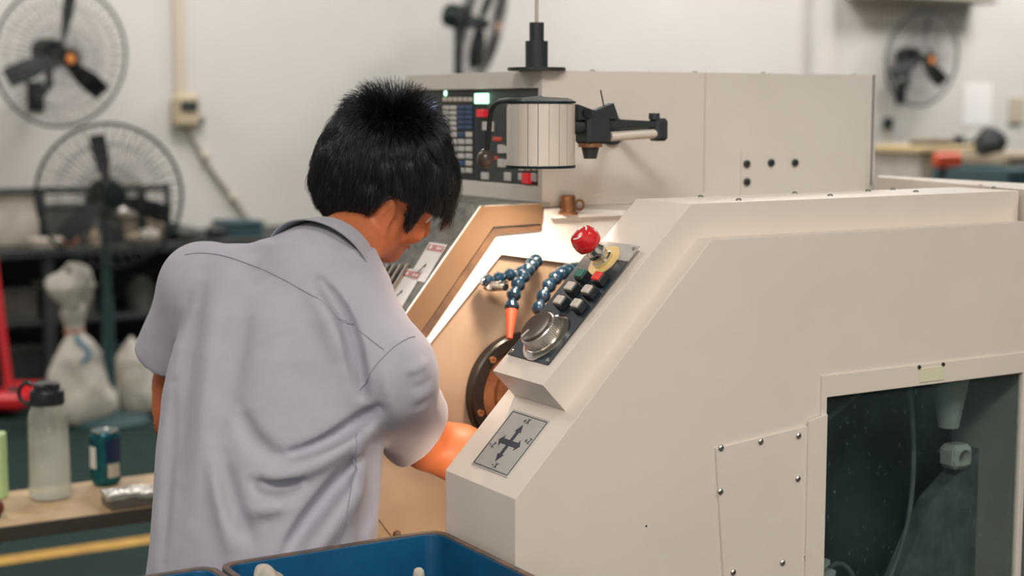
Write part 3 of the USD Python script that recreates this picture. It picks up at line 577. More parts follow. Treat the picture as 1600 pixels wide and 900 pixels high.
# ================================================================== THE MAN
class Field:                                         # a signed distance field on a grid, meshed with surface nets
    def __init__(s, lo, hi, h):
        s.h = h; s.lo = np.asarray(lo, float); s.n = np.ceil((np.asarray(hi) - s.lo) / h).astype(int) + 1
        s.v = np.full(s.n, 1.0, np.float32)
    def block(s, lo, hi):
        a = np.clip(((np.asarray(lo) - s.lo) / s.h).astype(int), 0, s.n - 1); b = np.clip(((np.asarray(hi) - s.lo) / s.h).astype(int) + 2, 1, s.n)
        sl = tuple(slice(i, j) for i, j in zip(a, b))
        g = np.meshgrid(*[s.lo[k] + s.h * np.arange(a[k], b[k]) for k in range(3)], indexing='ij')
        return sl, np.stack(g, -1)
    def put(s, f, lo, hi, k=0.02, op='add', pad=.03):
        sl, p = s.block(np.asarray(lo) - pad, np.asarray(hi) + pad)
        if 0 in p.shape: return
        b = f(p); a = s.v[sl]
        if op == 'cut': b = -b
        m = np.maximum(k - np.abs(a - b), 0) / max(k, 1e-9)
        s.v[sl] = np.minimum(a, b) - m * m * k * .25 if op == 'add' else np.maximum(a, b) + m * m * k * .25
    def cone(s, a, b, ra, rb, k=.02, op='add', flat=None):
        a, b = np.asarray(a, float), np.asarray(b, float); d = b - a; L2 = d @ d; r = max(ra, rb)
        def f(p):
            q = p - a; t = np.clip(q @ d / L2, 0, 1); return np.linalg.norm(q - t[..., None] * d, axis=-1) - (ra + (rb - ra) * t)
        s.put(f, np.minimum(a, b) - r, np.maximum(a, b) + r, k, op)
    def chain(s, pts, rs, k=.02):
        for i in range(len(pts) - 1): s.cone(pts[i], pts[i + 1], rs[i], rs[i + 1], k)
    def ell(s, c, r, R=np.eye(3), k=.02, op='add'):
        c, r = np.asarray(c, float), np.asarray(r, float); m = r.max()
        s.put(lambda p: (np.linalg.norm(((p - c) @ R) / r, axis=-1) - 1) * r.min(), c - m, c + m, k, op)
    def mesh(s):
        v, n = s.v, np.array(s.v.shape); idx = np.full(n - 1, -1, np.int64)
        neg = v < 0; cnt = sum(neg[i:n[0] - 1 + i, j:n[1] - 1 + j, k:n[2] - 1 + k].astype(np.int8) for i in (0, 1) for j in (0, 1) for k in (0, 1))
        cells = np.argwhere((cnt > 0) & (cnt < 8)); idx[tuple(cells.T)] = np.arange(len(cells))
        acc = np.zeros((len(cells), 3)); w = np.zeros(len(cells))
        cor = [np.array(c) for c in np.ndindex(2, 2, 2)]
        for c in cor:
            for ax in range(3):
                if c[ax]: continue
                e = c.copy(); e[ax] = 1
                va = v[tuple((cells + c).T)]; vb = v[tuple((cells + e).T)]; m = (va < 0) != (vb < 0)
                t = np.where(m, va / np.where(m, va - vb, 1), 0)
                acc[m] += (c + t[:, None] * (e - c))[m]; w[m] += 1
        V = s.lo + s.h * (cells + acc / w[:, None]); Q = []
        for ax in range(3):
            u, w_ = (ax + 1) % 3, (ax + 2) % 3
            sa = [slice(None)] * 3; sb = [slice(None)] * 3; sa[ax] = slice(0, -1); sb[ax] = slice(1, None)
            ch = np.argwhere(neg[tuple(sa)] != neg[tuple(sb)])
            ch = ch[(ch[:, u] > 0) & (ch[:, w_] > 0) & (ch[:, u] < n[u] - 1) & (ch[:, w_] < n[w_] - 1)]
            o = np.zeros(3, int); du, dw = o.copy(), o.copy(); du[u] = 1; dw[w_] = 1
            q = np.stack([idx[tuple((ch - x).T)] for x in (o, du, du + dw, dw)], 1)
            fl = neg[tuple(ch.T)]; q[~fl] = q[~fl][:, ::-1]; Q.append(q)
        Q = np.vstack(Q); Q = Q[(Q >= 0).all(1)]
        return trimesh.Trimesh(V, np.vstack([Q[:, [0, 1, 2]], Q[:, [0, 2, 3]]]), process=False)
def smoothed(m, it=6):
    from scipy.sparse import coo_matrix
    f = m.faces; i = np.r_[f[:, 0], f[:, 1], f[:, 2], f[:, 1], f[:, 2], f[:, 0]]; j = np.r_[f[:, 1], f[:, 2], f[:, 0], f[:, 0], f[:, 1], f[:, 2]]
    A = coo_matrix((np.ones(len(i)), (i, j)), shape=(len(m.vertices),) * 2).tocsr(); A.data[:] = 1; dg = np.maximum(np.asarray(A.sum(1)), 1)
    v = np.array(m.vertices); lone = dg[:, 0] < 2
    for _ in range(it):
        for k in (.5, -.52):
            dv = A @ v / dg - v; dv[lone] = 0; v = v + k * dv
    return trimesh.Trimesh(v, f, process=False)
def unit(v): v = np.asarray(v, float); return v / np.linalg.norm(v)

NECK0, NECK1 = at(503, 416, 2.285), at(567, 358, 2.39)
SH_L, EL_L, WR_L = at(320, 448, 2.36), at(266, 640, 2.49), at(425, 640, 2.52)
SH_R, EL_R, WR_R = at(608, 582, 2.20), at(668, 694, 2.40), at(830, 742, 2.46)
HEAD = at(599, 287, 2.41)
f_ = unit([.72, .52, -.45]); u0_ = unit(np.array([0, 0, 1.]) - f_ * f_[2]); r0_ = np.cross(f_, u0_)
RO = math.radians(25); R_ = math.cos(RO) * r0_ - math.sin(RO) * u0_; U_ = math.cos(RO) * u0_ + math.sin(RO) * r0_
HR = np.stack([R_, f_, U_], 1)                       # head-local x right, y forward, z up -> world
def hd(x, y, z): return HEAD + HR @ np.array([x, y, z], float)
YAW = math.radians(27); B_R = np.array([math.cos(YAW), -math.sin(YAW), 0]); B_F = np.array([math.sin(YAW), math.cos(YAW), 0])

HIP = at(412, 930, 2.20)
man = thing('person', 'dark-haired man in a pale lavender short-sleeved shirt leaning over the lathe with his back turned', 'person', (HIP[0], HIP[1], 0))
# torso stations: centre, half width, half depth
ST = [(at(403, 960, 2.185), .163, .112), (at(406, 890, 2.195), .163, .113), (at(415, 780, 2.215), .161, .116), (at(424, 690, 2.235), .164, .118), (at(432, 610, 2.255), .166, .118), (at(446, 540, 2.268), .168, .114), (at(462, 480, 2.28), .150, .102), (at(485, 430, 2.29), .115, .080), (at(505, 392, 2.295), .07, .06)]
sz = np.array([s[0][2] for s in ST])
def torso(p, grow=0.0):
    z = p[..., 2]; cx, cy, a, b = (np.interp(z, sz, np.array(q)) for q in ([s[0][0] for s in ST], [s[0][1] for s in ST], [s[1] for s in ST], [s[2] for s in ST]))
    qx, qy = p[..., 0] - cx, p[..., 1] - cy; x = qx * B_R[0] + qy * B_R[1]; y = qx * B_F[0] + qy * B_F[1]
    a, b = a + grow, b + grow
    e = (np.abs(x / a) ** 2.4 + np.abs(y / b) ** 2.4) ** (1 / 2.4)
    d = (e - 1) * np.minimum(a, b) * .95
    return np.maximum(np.maximum(d, z - sz[-1]), sz[0] - z)

# ---- the body: one continuous surface with head, neck, trunk, arms, hands and legs
def hand(F_, wr, fdir, up, side, curl, r=.0088):
    """a hand at the wrist: fdir along the fingers, up = back of the hand, side = direction of the thumb"""
    fdir = unit(fdir); side = unit(side - fdir * (side @ fdir)); up = unit(np.cross(side, fdir)) * (1 if np.cross(side, fdir) @ up > 0 else -1)
    pc = wr + fdir * .048
    F_.put(lambda p: np.linalg.norm(np.stack([((p - pc) @ fdir) / .052, ((p - pc) @ side) / .042, ((p - pc) @ up) / .016], -1), axis=-1) * .016 - .016, pc - .06, pc + .06, .012)
    for i, (o, ln) in enumerate(zip((.030, .010, -.011, -.030), (.072, .080, .075, .058))):
        q = wr + fdir * (.088 - abs(o - .004) * .25) + side * o; d = fdir; pts = [wr + fdir * .05 + side * o * .8, q]
        for j, fr_ in enumerate((.45, .32, .23)):
            a = curl * (1.0, 1.2, .8)[j]; d = unit(d * math.cos(a) - up * math.sin(a)); q = q + d * ln * fr_; pts.append(q)
        F_.chain(pts, [r * 1.1, r * 1.08, r, r * .93, r * .82], .004)
    t0 = wr + fdir * .022 + side * .024; t1 = t0 + unit(side * .8 + fdir * .7 - up * .3) * .038; t2 = t1 + unit(fdir * .85 + side * .35 - up * .4) * .030; t3 = t2 + unit(fdir * .9 - up * .5) * .024
    F_.chain([t0, t1, t2, t3], [.014, .0115, .010, .0085], .006)
B = Field(at(200, 100, 2.3) * [1, 0, 0] + [0, 1.85, .84], [at(880, 100, 2.5)[0], 2.85, 1.64], .0042)
B.put(lambda p: torso(p, -.030), [-.62, 1.9, .86], [0, 2.6, 1.44], .02)
B.cone(NECK0, NECK1, .050, .049, .03); B.cone(NECK0, at(470, 450, 2.295), .055, .055, .03)
for a, r in ((SH_L, .048), (SH_R, .048)): B.cone(at(475, 470, 2.29), a, .060, r * .85, .03)
B.chain([SH_L, (SH_L + EL_L) / 2, EL_L], [.044, .042, .038], .02); B.chain([EL_L, EL_L + (WR_L - EL_L) * .3, WR_L], [.041, .043, .028], .02)
B.chain([SH_R, (SH_R + EL_R) / 2, EL_R], [.045, .042, .037], .02); B.chain([EL_R, EL_R + (WR_R - EL_R) * .3, WR_R], [.037, .042, .028], .02)
hand(B, WR_R, WR_R - EL_R, np.array([0, -.3, 1.]), np.array([-.3, .9, 0]), .45)
hand(B, WR_L, WR_L - EL_L, np.array([-.3, 0, 1.]), np.array([0.5, .7, .2]), .25)
# head in head-local coordinates
B.ell(hd(0, -.012, .012), [.075, .094, .092], HR, .015)
B.cone(hd(0, .02, -.035), hd(0, .062, -.080), .062, .024, .03)
for sx in (-1, 1):
    B.cone(hd(.052 * sx, .012, -.052), hd(.020 * sx, .066, -.084), .022, .016, .03)      # jaw
    B.ell(hd(.040 * sx, .060, -.034), [.026, .026, .022], HR, .02)                      # cheek
    B.ell(hd(.031 * sx, .086, -.006), [.017, .012, .011], HR, .010, 'cut')              # eye socket
    B.ell(hd(.031 * sx, .070, -.006), [.0135, .0135, .0115], HR, .006)                  # lids over the eyeball
    B.cone(hd(.014 * sx, .082, .010), hd(.048 * sx, .068, .012), .010, .008, .012)      # brow
    e = HR @ np.array([.93 * sx, -.25, 0]); ex = np.stack([unit(e), unit(HR @ np.array([.25 * sx, .93, .15])), unit(np.cross(e, HR @ np.array([.25 * sx, .93, .15])))], 1)
    B.ell(hd(.081 * sx, -.014, -.022), [.008, .0155, .029], ex, .005)                    # ear
    B.ell(hd(.090 * sx, -.010, -.017), [.0065, .0085, .016], ex, .003, 'cut')
    B.ell(hd(.085 * sx, -.004, -.046), [.006, .008, .009], ex, .005)
B.cone(hd(0, .084, .004), hd(0, .106, -.036), .009, .013, .010); B.ell(hd(.010, .097, -.040), [.009, .009, .007], HR, .006); B.ell(hd(-.010, .097, -.040), [.009, .009, .007], HR, .006)
B.ell(hd(0, .088, -.064), [.020, .011, .006], HR, .006); B.ell(hd(0, .086, -.073), [.018, .010, .006], HR, .006)
B.cone(hd(-.018, .099, -.0685), hd(.018, .099, -.0685), .0012, .0012, .003, 'cut')
B.ell(hd(0, .078, -.090), [.017, .014, .013], HR, .012)
body = smoothed(B.mesh(), 5)
GROUND = 0.0
hipz = .93
bd = obj('body', body, 'skin', man, smooth=True)
for sx in (-1, 1):
    obj('eye', ico(hd(.031 * sx, .0745, -.006), .0115, 2), 'eye_white', man); obj('iris', ico(hd(.031 * sx, .0815, -.008), .0055, 2), 'iris', man)
obj('lip', smoothed(tube([hd(-.019, .094, -.0685), hd(-.008, .0985, -.0665), hd(0, .099, -.0675), hd(.008, .0985, -.0665), hd(.019, .094, -.0685)], [.001, .0028, .003, .0028, .001], 8), 1), 'lips', man)

# ---- shirt
S = Field([at(200, 300, 2.38)[0] - .02, 1.9, .885], [at(705, 300, 2.2)[0] + .03, 2.66, at(480, 330, 2.2)[2]], .0038)
S.put(lambda p: torso(p, 0.004), [-.64, 1.9, .86], [0.06, 2.62, 1.45], .02)
NB = at(478, 424, 2.29)
for a, r in ((SH_L, .054), (SH_R, .055)):
    S.cone(NB, a, .050, r, .045)
S.cone(at(430, 520, 2.275), SH_L, .09, .054, .05); S.cone(at(490, 560, 2.26), SH_R, .09, .055, .05)
S.cone(NECK0 - (NECK1 - NECK0) * .3, NECK0 + (NECK1 - NECK0) * .10, .060, .056, .03)
def sleeve(sh, el, t1, r0, r1, droop):
    e = sh + (el - sh) * t1
    S.cone(sh, e, r0, r1, .03); S.cone(sh + [0, 0, -.01], e + droop, r0 * .9, r1 * .9, .03)
    return e
EL_S = at(226, 612, 2.44)                              # the loose left sleeve swings out from the arm
eL = sleeve(SH_L, EL_S, .62, .053, .047, np.array([.008, 0, -.002])); eR = sleeve(SH_R, EL_R, .70, .056, .052, np.array([-.006, 0, -.020]))
# trim sleeves to flat hems and hollow them round the arms
for sh, el, e, r in ((SH_L, EL_S, eL, .047), (SH_R, EL_R, eR, .052)):
    d = unit(el - sh)
    if sh is SH_L: d = unit(d + np.array([.10, 0, 0]))
    else: d = unit(d * .45 + np.array([.65, .05, -.22]))
    c = e + d * .012
    S.put(lambda p: -((p - c) @ d) * 1.0 + 0 * p[..., 0] if False else np.maximum(-((p - c) @ d), np.linalg.norm(p - (c + d * .07), axis=-1) - .125), c - .2, c + .2, .001, 'cut')
    S.cone(e - d * .02, e + d * .06, .026, r - .016, .004, 'cut')
from scipy.spatial import cKDTree
from scipy.signal import medfilt
tree0 = cKDTree(S.mesh().vertices)
# cloth folds: long soft ridges (+) and valleys (-) lying on the shirt's back, given by points on it
def fold(px, d0, amp, wid):
    q = []
    for x, y in spline([(x, y, 0) for x, y in px], 12)[:, :2]:
        ray = unit(FW + RT * (x - 800) / F + UP * (450 - y) / F); t = np.linspace(1.9, 2.5, 240)
        dist, _ = tree0.query(CAM + ray * t[:, None]); hit = np.nonzero(dist < .0060)[0]
        if len(hit): q.append(CAM + ray * (t[hit[0]] + .004))
    if len(q) < 3: return [9] * 3, [9] * 3, None
    q = np.array(q)
    for _ in range(5): q[1:-1] = (q[:-2] + q[1:-1] + q[2:]) / 3
    def g(p, out):
        sc = np.array([1, .4, 1.0]); ps, qs = p * sc, q * sc; best = np.full(p.shape[:-1], 9.0); fr = np.zeros(p.shape[:-1]); n = len(qs) - 1
        for i, (a, b) in enumerate(zip(qs[:-1], qs[1:])):
            dd = b - a; t = np.clip((ps - a) @ dd / (dd @ dd), 0, 1); w = np.linalg.norm((ps - a) - t[..., None] * dd, axis=-1)
            m = w < best; best[m] = w[m]; fr[m] = ((i + t) / n)[m]
        out += 2.3 * amp * np.sin(np.pi * np.clip(fr, .03, .97)) ** .7 * np.exp(-(best / (wid * .92)) ** 2)
    return q.min(0) - .055, q.max(0) + .055, g
FOLDS = [
    fold([(500, 442), (530, 478), (548, 520), (558, 570), (566, 615)], (2.13, 2.13), -.030, .0085), fold([(478, 440), (520, 500), (535, 570)], (2.13, 2.13), .007, .022),
    fold([(590, 640), (545, 672), (490, 705), (440, 715)], (2.12, 2.10), -.020, .009), fold([(580, 672), (530, 700), (470, 735), (400, 752)], (2.12, 2.10), .010, .014),
    fold([(560, 720), (520, 765), (480, 815), (445, 868)], (2.12, 2.08), -.024, .010), fold([(575, 745), (545, 785), (510, 835), (480, 880)], (2.12, 2.08), .009, .014),
    fold([(470, 752), (430, 765), (395, 755)], (2.1, 2.1), -.016, .009), fold([(452, 790), (420, 792), (385, 800)], (2.1, 2.1), .007, .012),
    fold([(375, 640), (395, 690), (440, 720)], (2.1, 2.1), -.008, .012), fold([(350, 720), (365, 790), (392, 845)], (2.1, 2.08), -.007, .012), fold([(330, 700), (345, 790), (365, 870)], (2.1, 2.08), .005, .014),
    fold([(318, 430), (300, 520), (285, 620), (272, 760)], (2.2, 2.12), -.007, .015), fold([(345, 440), (330, 540), (318, 660), (300, 820)], (2.17, 2.1), .005, .018), fold([(390, 450), (372, 560), (350, 660)], (2.16, 2.1), -.004, .018),
    fold([(270, 600), (262, 720), (252, 880)], (2.16, 2.1), -.007, .010), fold([(300, 450), (285, 490), (268, 525)], (2.3, 2.34), -.003, .010),
    fold([(655, 560), (640, 600), (650, 650)], (2.14, 2.18), -0.0014, .010), fold([(676, 590), (660, 605), (640, 606)], (2.15, 2.15), -0.0018, .007), fold([(683, 622), (664, 632), (645, 640)], (2.16, 2.17), -0.0018, .007), fold([(600, 560), (606, 610), (622, 670)], (2.12, 2.16), 0.0027, .012),
    fold([(668, 560), (655, 575), (630, 578)], (2.15, 2.15), 0.0023, .008), fold([(562, 660), (556, 740), (545, 830)], (2.13, 2.1), .004, .006), fold([(582, 700), (580, 780), (566, 850)], (2.16, 2.12), -.008, .010)]
for lo, hi, g in FOLDS:
    sl, p = S.block(lo, hi)
    if 0 in p.shape or g is None: continue
    out = np.zeros(p.shape[:-1]); g(p, out); S.v[sl] -= out
sl, p = S.block([-9] * 3, [9] * 3)
near = np.abs(S.v) < .03
pp = p[near]; wr_ = meshkit.fbm(pp * [11, 11, 6.5], 3, 3) - .5; wr2 = meshkit.fbm(pp * [26, 26, 17] + 40, 2, 5) - .5
S.v[near] -= (.009 * wr_ + .002 * wr2).astype(np.float32)
# neck opening
S.cone(NECK0 + (NECK1 - NECK0) * .0, NECK1, .052, .056, .004, 'cut')
shirt_m = smoothed(S.mesh(), 2)
comps = shirt_m.split(only_watertight=False) if len(shirt_m.faces) else []
shirt_m = max(comps, key=lambda q: len(q.faces)) if len(comps) > 1 else shirt_m
sh_ = obj('shirt', shirt_m, 'shirt_cloth', man, smooth=True, label='pale lavender short-sleeved cotton shirt')
# collar: a stand folded over into a fall
NA = unit(NECK1 - NECK0); CX = unit(B_R - NA * (B_R @ NA)); CY = np.cross(NA, CX)
CC = NECK0 + NA * .012
prof = [(r * .87, h) for r, h in [(.064, -.004), (.0625, .022), (.0645, .029), (.068, .028), (.0785, .004), (.0905, -.020), (.093, -.0205), (.082, .006), (.0705, .0315), (.0645, .034), (.0600, .024), (.0615, -.004)]]
V, Fc = [], []
ang = np.linspace(math.radians(118), math.radians(118 + 304), 70)
for i, a in enumerate(ang):
    e = abs(i / (len(ang) - 1) * 2 - 1)
    for r, h in prof:
        rr = r * (1.0 + .05 * math.sin(a * 2 + .5)); hh = h - (.020 * max(0, e - .75) / .25 if h < .02 and r > .07 else 0)
        V.append(CC + NA * hh + (CX * math.cos(a) * rr * 1.03 + CY * math.sin(a) * rr))
n_ = len(prof)
for i in range(len(ang) - 1):
    for j in range(n_):
        a, b, c, d = i * n_ + j, i * n_ + (j + 1) % n_, (i + 1) * n_ + (j + 1) % n_, (i + 1) * n_ + j; Fc += [[a, b, c], [a, c, d]]
col = trimesh.Trimesh(V, Fc, process=False); trimesh.repair.fix_normals(col)
obj('collar', col, 'shirt_cloth', sh_, smooth=50)
# seams follow the cloth: points are pulled to the nearest place on the shirt
tree_ = cKDTree(shirt_m.vertices)
def seam(px, d, r=.0008):
    q = []
    for x, y in spline([(x, y, 0) for x, y in px], 60)[:, :2]:
        ray = unit(FW + RT * (x - 800) / F + UP * (450 - y) / F); t = np.linspace(d - .35, d + .35, 160)
        dist, k_ = tree_.query(CAM + ray * t[:, None]); hit = np.nonzero(dist < .0052)[0]
        if len(hit): q.append((*ray, t[hit[0]] + .0028))
    q = np.array(q)
    if len(q) > 9:
        tt = medfilt(np.r_[np.full(6, np.median(q[:6, 3])), q[:, 3], np.full(6, np.median(q[-6:, 3]))], 11)[6:-6]; tt = np.convolve(np.r_[[tt[0]] * 3, tt, [tt[-1]] * 3], np.ones(7) / 7, 'valid')
        q = CAM + q[:, :3] * tt[:, None]; q0 = q[0].copy(), q[-1].copy()
        for _ in range(3): q[1:-1] = (q[:-2] + q[1:-1] + q[2:]) / 3
        _, nn = tree_.query(q, k=6); vv, nv = shirt_m.vertices[nn].mean(1), shirt_m.vertex_normals[nn].mean(1); nv /= np.linalg.norm(nv, axis=1, keepdims=True)
        q = q + nv * (.0007 - ((q - vv) * nv).sum(1))[:, None]
    else: q = []
    if len(q) > 5:
        for _ in range(1): q[1:-1] = (q[:-2] + q[1:-1] + q[2:]) / 3
        obj('seam', tube(q, r, 6), 'shirt_seam', sh_)
seam([(286, 394), (350, 398), (420, 425), (500, 470), (560, 515), (600, 548)], 2.17)
seam([(652, 522), (612, 545), (585, 575), (562, 610)], 2.14, .0008)
seam([(556, 668), (552, 740), (542, 800), (530, 856)], 2.13)
# ---- hair
def hairline(x, y, z):                               # head-local: where hair grows
    low = np.interp(y, [-.12, -.06, -.035, -.012, .012, .020, .036, .042, .056, .060], [-.075, -.072, -.045, .020, .022, -.012, -.010, .022, .034, .048])
    return z > low
HC = np.array([0, -.012, .012]); HRAD = np.array([.078, .098, .096])
cap = trimesh.creation.icosphere(5); d = np.asarray(cap.vertices)
loc = HC + d * HRAD; on_ = hairline(*loc.T)
thick = .005 + .002 * np.clip(d[:, 2], 0, 1)
loc2 = HC + d * (HRAD + np.where(on_, thick, -.006)[:, None]); loc2 += d * (.006 * (meshkit.fbm(d * 9, 3, 4) - .5))[:, None]
hair = obj('hair', trimesh.Trimesh(HEAD + loc2 @ HR.T, cap.faces[on_[cap.faces].any(1)], process=False), 'hair_black', man, smooth=True, label='short spiky black hair')
rg = np.random.default_rng(11)
def strands(n, seed):
    rg = np.random.default_rng(seed)
    d = rg.normal(size=(n, 3)); d /= np.linalg.norm(d, axis=1, keepdims=True); l = HC + d * HRAD; ok = hairline(*l.T); d, l = d[ok], l[ok]
    whorl = unit([.02, -.42, .90]); clump = np.round(d * 7) / 7; jit = meshkit.noise(d * 11, 3)[:, None] - .5
    away = d - whorl; nrm_ = d / HRAD; nrm_ /= np.linalg.norm(nrm_, axis=1, keepdims=True)
    tan = away - nrm_ * (away * nrm_).sum(1, keepdims=True); dist = np.linalg.norm(tan, axis=1, keepdims=True); tan /= np.maximum(dist, 1e-3)
    spin = np.cross(nrm_, tan); tan = tan + spin * (.35 * np.exp(-dist * 2) + .9 * jit) + .55 * (np.stack([meshkit.noise(d * 6, q) for q in (21, 22, 23)], 1) - .5) + .35 * (np.stack([meshkit.noise(d * 16, q) for q in (31, 32, 33)], 1) - .5); tan /= np.linalg.norm(tan, axis=1, keepdims=True)
    wd = np.linalg.norm(d - whorl, axis=1, keepdims=True)
    lift = .34 + 1.3 * np.exp(-(wd / .36) ** 2) + .5 * (meshkit.noise(d * 9, 14)[:, None] - .5) + .25 * np.clip(d[:, 2:], 0, 1) + .12 * np.clip(-d[:, 1:2], 0, 1) + .7 * np.clip(d[:, 1:2] - .6, 0, 1) + .22 * rg.random((len(d), 1))
    ln = .037 + .014 * rg.random(len(d)) + .016 * (meshkit.noise(d * 8, 9) - .5) + .034 * np.clip(d[:, 1], 0, 1) + .004 * np.clip(d[:, 2], 0, 1)
    ln *= np.clip(1.0 + (d[:, 2] - .05) * .9 + .62 * np.clip(-d[:, 1], 0, 1), .45, 1)
    grav = HR.T @ np.array([0, 0, -1.])
    pts = [l + nrm_ * .004]; dirv = tan + nrm_ * lift + np.exp(-(wd / .48) ** 2) * (HR.T @ np.array([-.75, -.1, 1.0])) * (.55 + .9 * meshkit.noise(d * 10, 17)[:, None]); dirv /= np.linalg.norm(dirv, axis=1, keepdims=True)
    K = 7
    for k in range(K):
        pts.append(pts[-1] + dirv * (ln / K)[:, None])
        w = .20 * (1 - np.exp(-(wd / .40) ** 2)) + .02
        dirv = dirv + grav * w * .6 - nrm_ * (.17 * (1 - np.exp(-(wd / .4) ** 2))) + rg.normal(scale=.035, size=dirv.shape); dirv /= np.linalg.norm(dirv, axis=1, keepdims=True)
        # stay outside the skull
        q = (pts[-1] - HC) / (HRAD + .005); rr = np.linalg.norm(q, axis=1, keepdims=True); pts[-1] = np.where(rr < 1, HC + q / np.maximum(rr, 1e-6) * (HRAD + .005), pts[-1])
    pts = np.stack(pts, 1); x, y, z = np.moveaxis(pts, 2, 0)
    bad = ((np.abs(x) > .055) & (y > -.034) & (y < .016) & (z < .011)) | ((y > .040) & (y < .100) & (z < .014)) | ((y > .014) & (y <= .040) & (z < -.034)) | ((y <= -.034) & (z < -.108))
    hit = np.cumsum(bad, 1) > 0; first = np.where(hit.any(1), hit.argmax(1), K); first = np.maximum(first, 1)
    t = np.linspace(0, 1, K + 1)[None] * (first - .5 * hit.any(1))[:, None]; a = np.floor(t).astype(int); a = np.minimum(a, K - 1); fr = (t - a)[..., None]; rws = np.arange(len(pts))[:, None]
    pts = pts[rws, a] * (1 - fr) + pts[rws, a + 1] * fr
    keep = first > 1
    return HEAD + pts[keep] @ HR.T, d[keep]
def curves(name, pts, w0, material, parent, label=None):
    p = path_of(parent) + '/' + numbered(path_of(parent), name); c = UsdGeom.BasisCurves.Define(stage, p)
    n, k, _ = pts.shape; c.CreateTypeAttr('linear'); c.CreateCurveVertexCountsAttr(Vt.IntArray.FromNumpy(np.full(n, k, np.int32)))
    c.CreatePointsAttr(Vt.Vec3fArray.FromNumpy((pts.reshape(-1, 3) - LOCS[path_of(parent)]).astype(np.float32)))
    wd = np.tile(w0 * np.linspace(1, .18, k) ** .8, n); c.CreateWidthsAttr(Vt.FloatArray.FromNumpy(wd.astype(np.float32))); c.SetWidthsInterpolation('vertex')
    UsdShade.MaterialBindingAPI.Apply(c.GetPrim()).Bind(LOOK[material]); cd(c.GetPrim(), kind='stuff', label=label); return c
sp, sd = strands(60000, 5)
fr_ = sd[:, 1] > .72
curves('hair_strand', sp[~fr_], .0009, 'hair_black', hair); curves('fringe_strand', sp[fr_], .0010, 'hair_lamplit', hair, 'fringe hanging over the brow, coloured brownish as if lamplit')
# brows
for sx in (-1, 1): obj('eyebrow', tube([hd(.014 * sx, .0925, .012), hd(.030 * sx, .089, .017), hd(.050 * sx, .075, .013)], [.003, .0035, .0012], 6), 'hair_black', man)
# ---- trousers and shoes below the frame
T_ = Field([HIP[0] - .30, HIP[1] - .30, 0.02], [HIP[0] + .32, HIP[1] + .32, .99], .009)
FT = {sx: np.array([HIP[0], HIP[1], 0]) + B_R * .11 * sx - B_F * (.06 if sx > 0 else -.02) for sx in (-1, 1)}
T_.put(lambda p: np.maximum(torso(p * [1, 1, 0] + [0, 0, .93], -.030), np.abs(p[..., 2] - .88) - .05), [HIP[0] - .2, HIP[1] - .2, .83], [HIP[0] + .2, HIP[1] + .2, .98], .02)
for sx in (-1, 1):
    h0 = np.array([HIP[0], HIP[1], .82]) + B_R * .080 * sx; kn = (h0 + FT[sx]) / 2 + B_F * .035 + [0, 0, .02]
    T_.chain([h0, kn, FT[sx] + [0, 0, .09]], [.088, .064, .052], .04)
obj('trousers', smoothed(T_.mesh(), 5), 'trouser_cloth', man, smooth=True, label='dark work trousers')
for sx in (-1, 1):
    q = Field(FT[sx] - [.2, .2, 0.02], FT[sx] + [.2, .2, .16], .006); c0 = FT[sx]
    q.cone(c0 + [0, 0, .045] - B_F * .03, c0 + [0, 0, .035] + B_F * .15, .045, .036, .02); q.cone(c0 + [0, 0, .05], c0 + [0, 0, .10], .05, .048, .03)
    q.put(lambda p: p[..., 2] - .004, [-9] * 3, [9] * 3, .002, 'cut')
    obj('shoe', smoothed(q.mesh(), 3), 'shoe_black', man, smooth=True)

# ================================================================== BINS IN FRONT
def wpx(x, y, w): return wpoly([(x, y)], w)[0]
stn = thing('bin_stand', 'grey steel stand carrying the two blue bins', 'stand', P(-.34, -.05, 0))
obj('stand_top', mach(rbox([-.70, -.30, .735], [-.012, .14, .755], .004)), 'stand_steel', stn, smooth=False)
for u in (-.68, -.035):
    for w in (-.28, .12): obj('leg', mach(rbox([u - .015, w - .015, 0], [u + .015, w + .015, .735], .003)), 'stand_steel', stn, smooth=False)
def make_bin(u0, u1, w0, w1, label):
    z0, z1 = .755, .969; g = .018
    t = thing('bin', label, 'bin', P((u0 + u1) / 2, (w0 + w1) / 2, z0), group=None)
    def rr(u0, u1, w0, w1, r): return sbox(u0 + r, w0 + r, u1 - r, w1 - r).buffer(r, quad_segs=6)
    def loft(ins0, ins1, za, zb):                     # frustum hull between two rounded rectangles
        a = np.array(rr(u0 + ins0, u1 - ins0, w0 + ins0, w1 - ins0, .022).exterior.coords); b = np.array(rr(u0 + ins1, u1 - ins1, w0 + ins1, w1 - ins1, .022).exterior.coords)
        return hull(np.vstack([np.c_[a, np.full(len(a), za)], np.c_[b, np.full(len(b), zb)]]))
    sh = to_man(loft(g, .006, z0, z1)) - to_man(loft(g + .003, .0095, z0 + .004, z1 + .002))
    obj('tub', mach(to_tm(sh)), 'bin_blue', t, smooth=30)
    lip = to_man(ext(rr(u0, u1, w0, w1, .026), .008)) - to_man(tf(ext(rr(u0 + .0085, u1 - .0085, w0 + .0085, w1 - .0085, .02), .03), trimesh.transformations.translation_matrix([0, 0, -.01])))
    obj('rim', mach(tf(to_tm(lip), trimesh.transformations.translation_matrix([0, 0, z1 - .006]))), 'bin_rim', t, smooth=30, label='worn brownish rim')
    return t
make_bin(-.338, -.016, -.27, .176, 'blue plastic bin with two pale rags, touching the lathe guard')
make_bin(-.665, -.343, -.27, .176, 'blue plastic bin beside the one with rags, mostly out of frame')
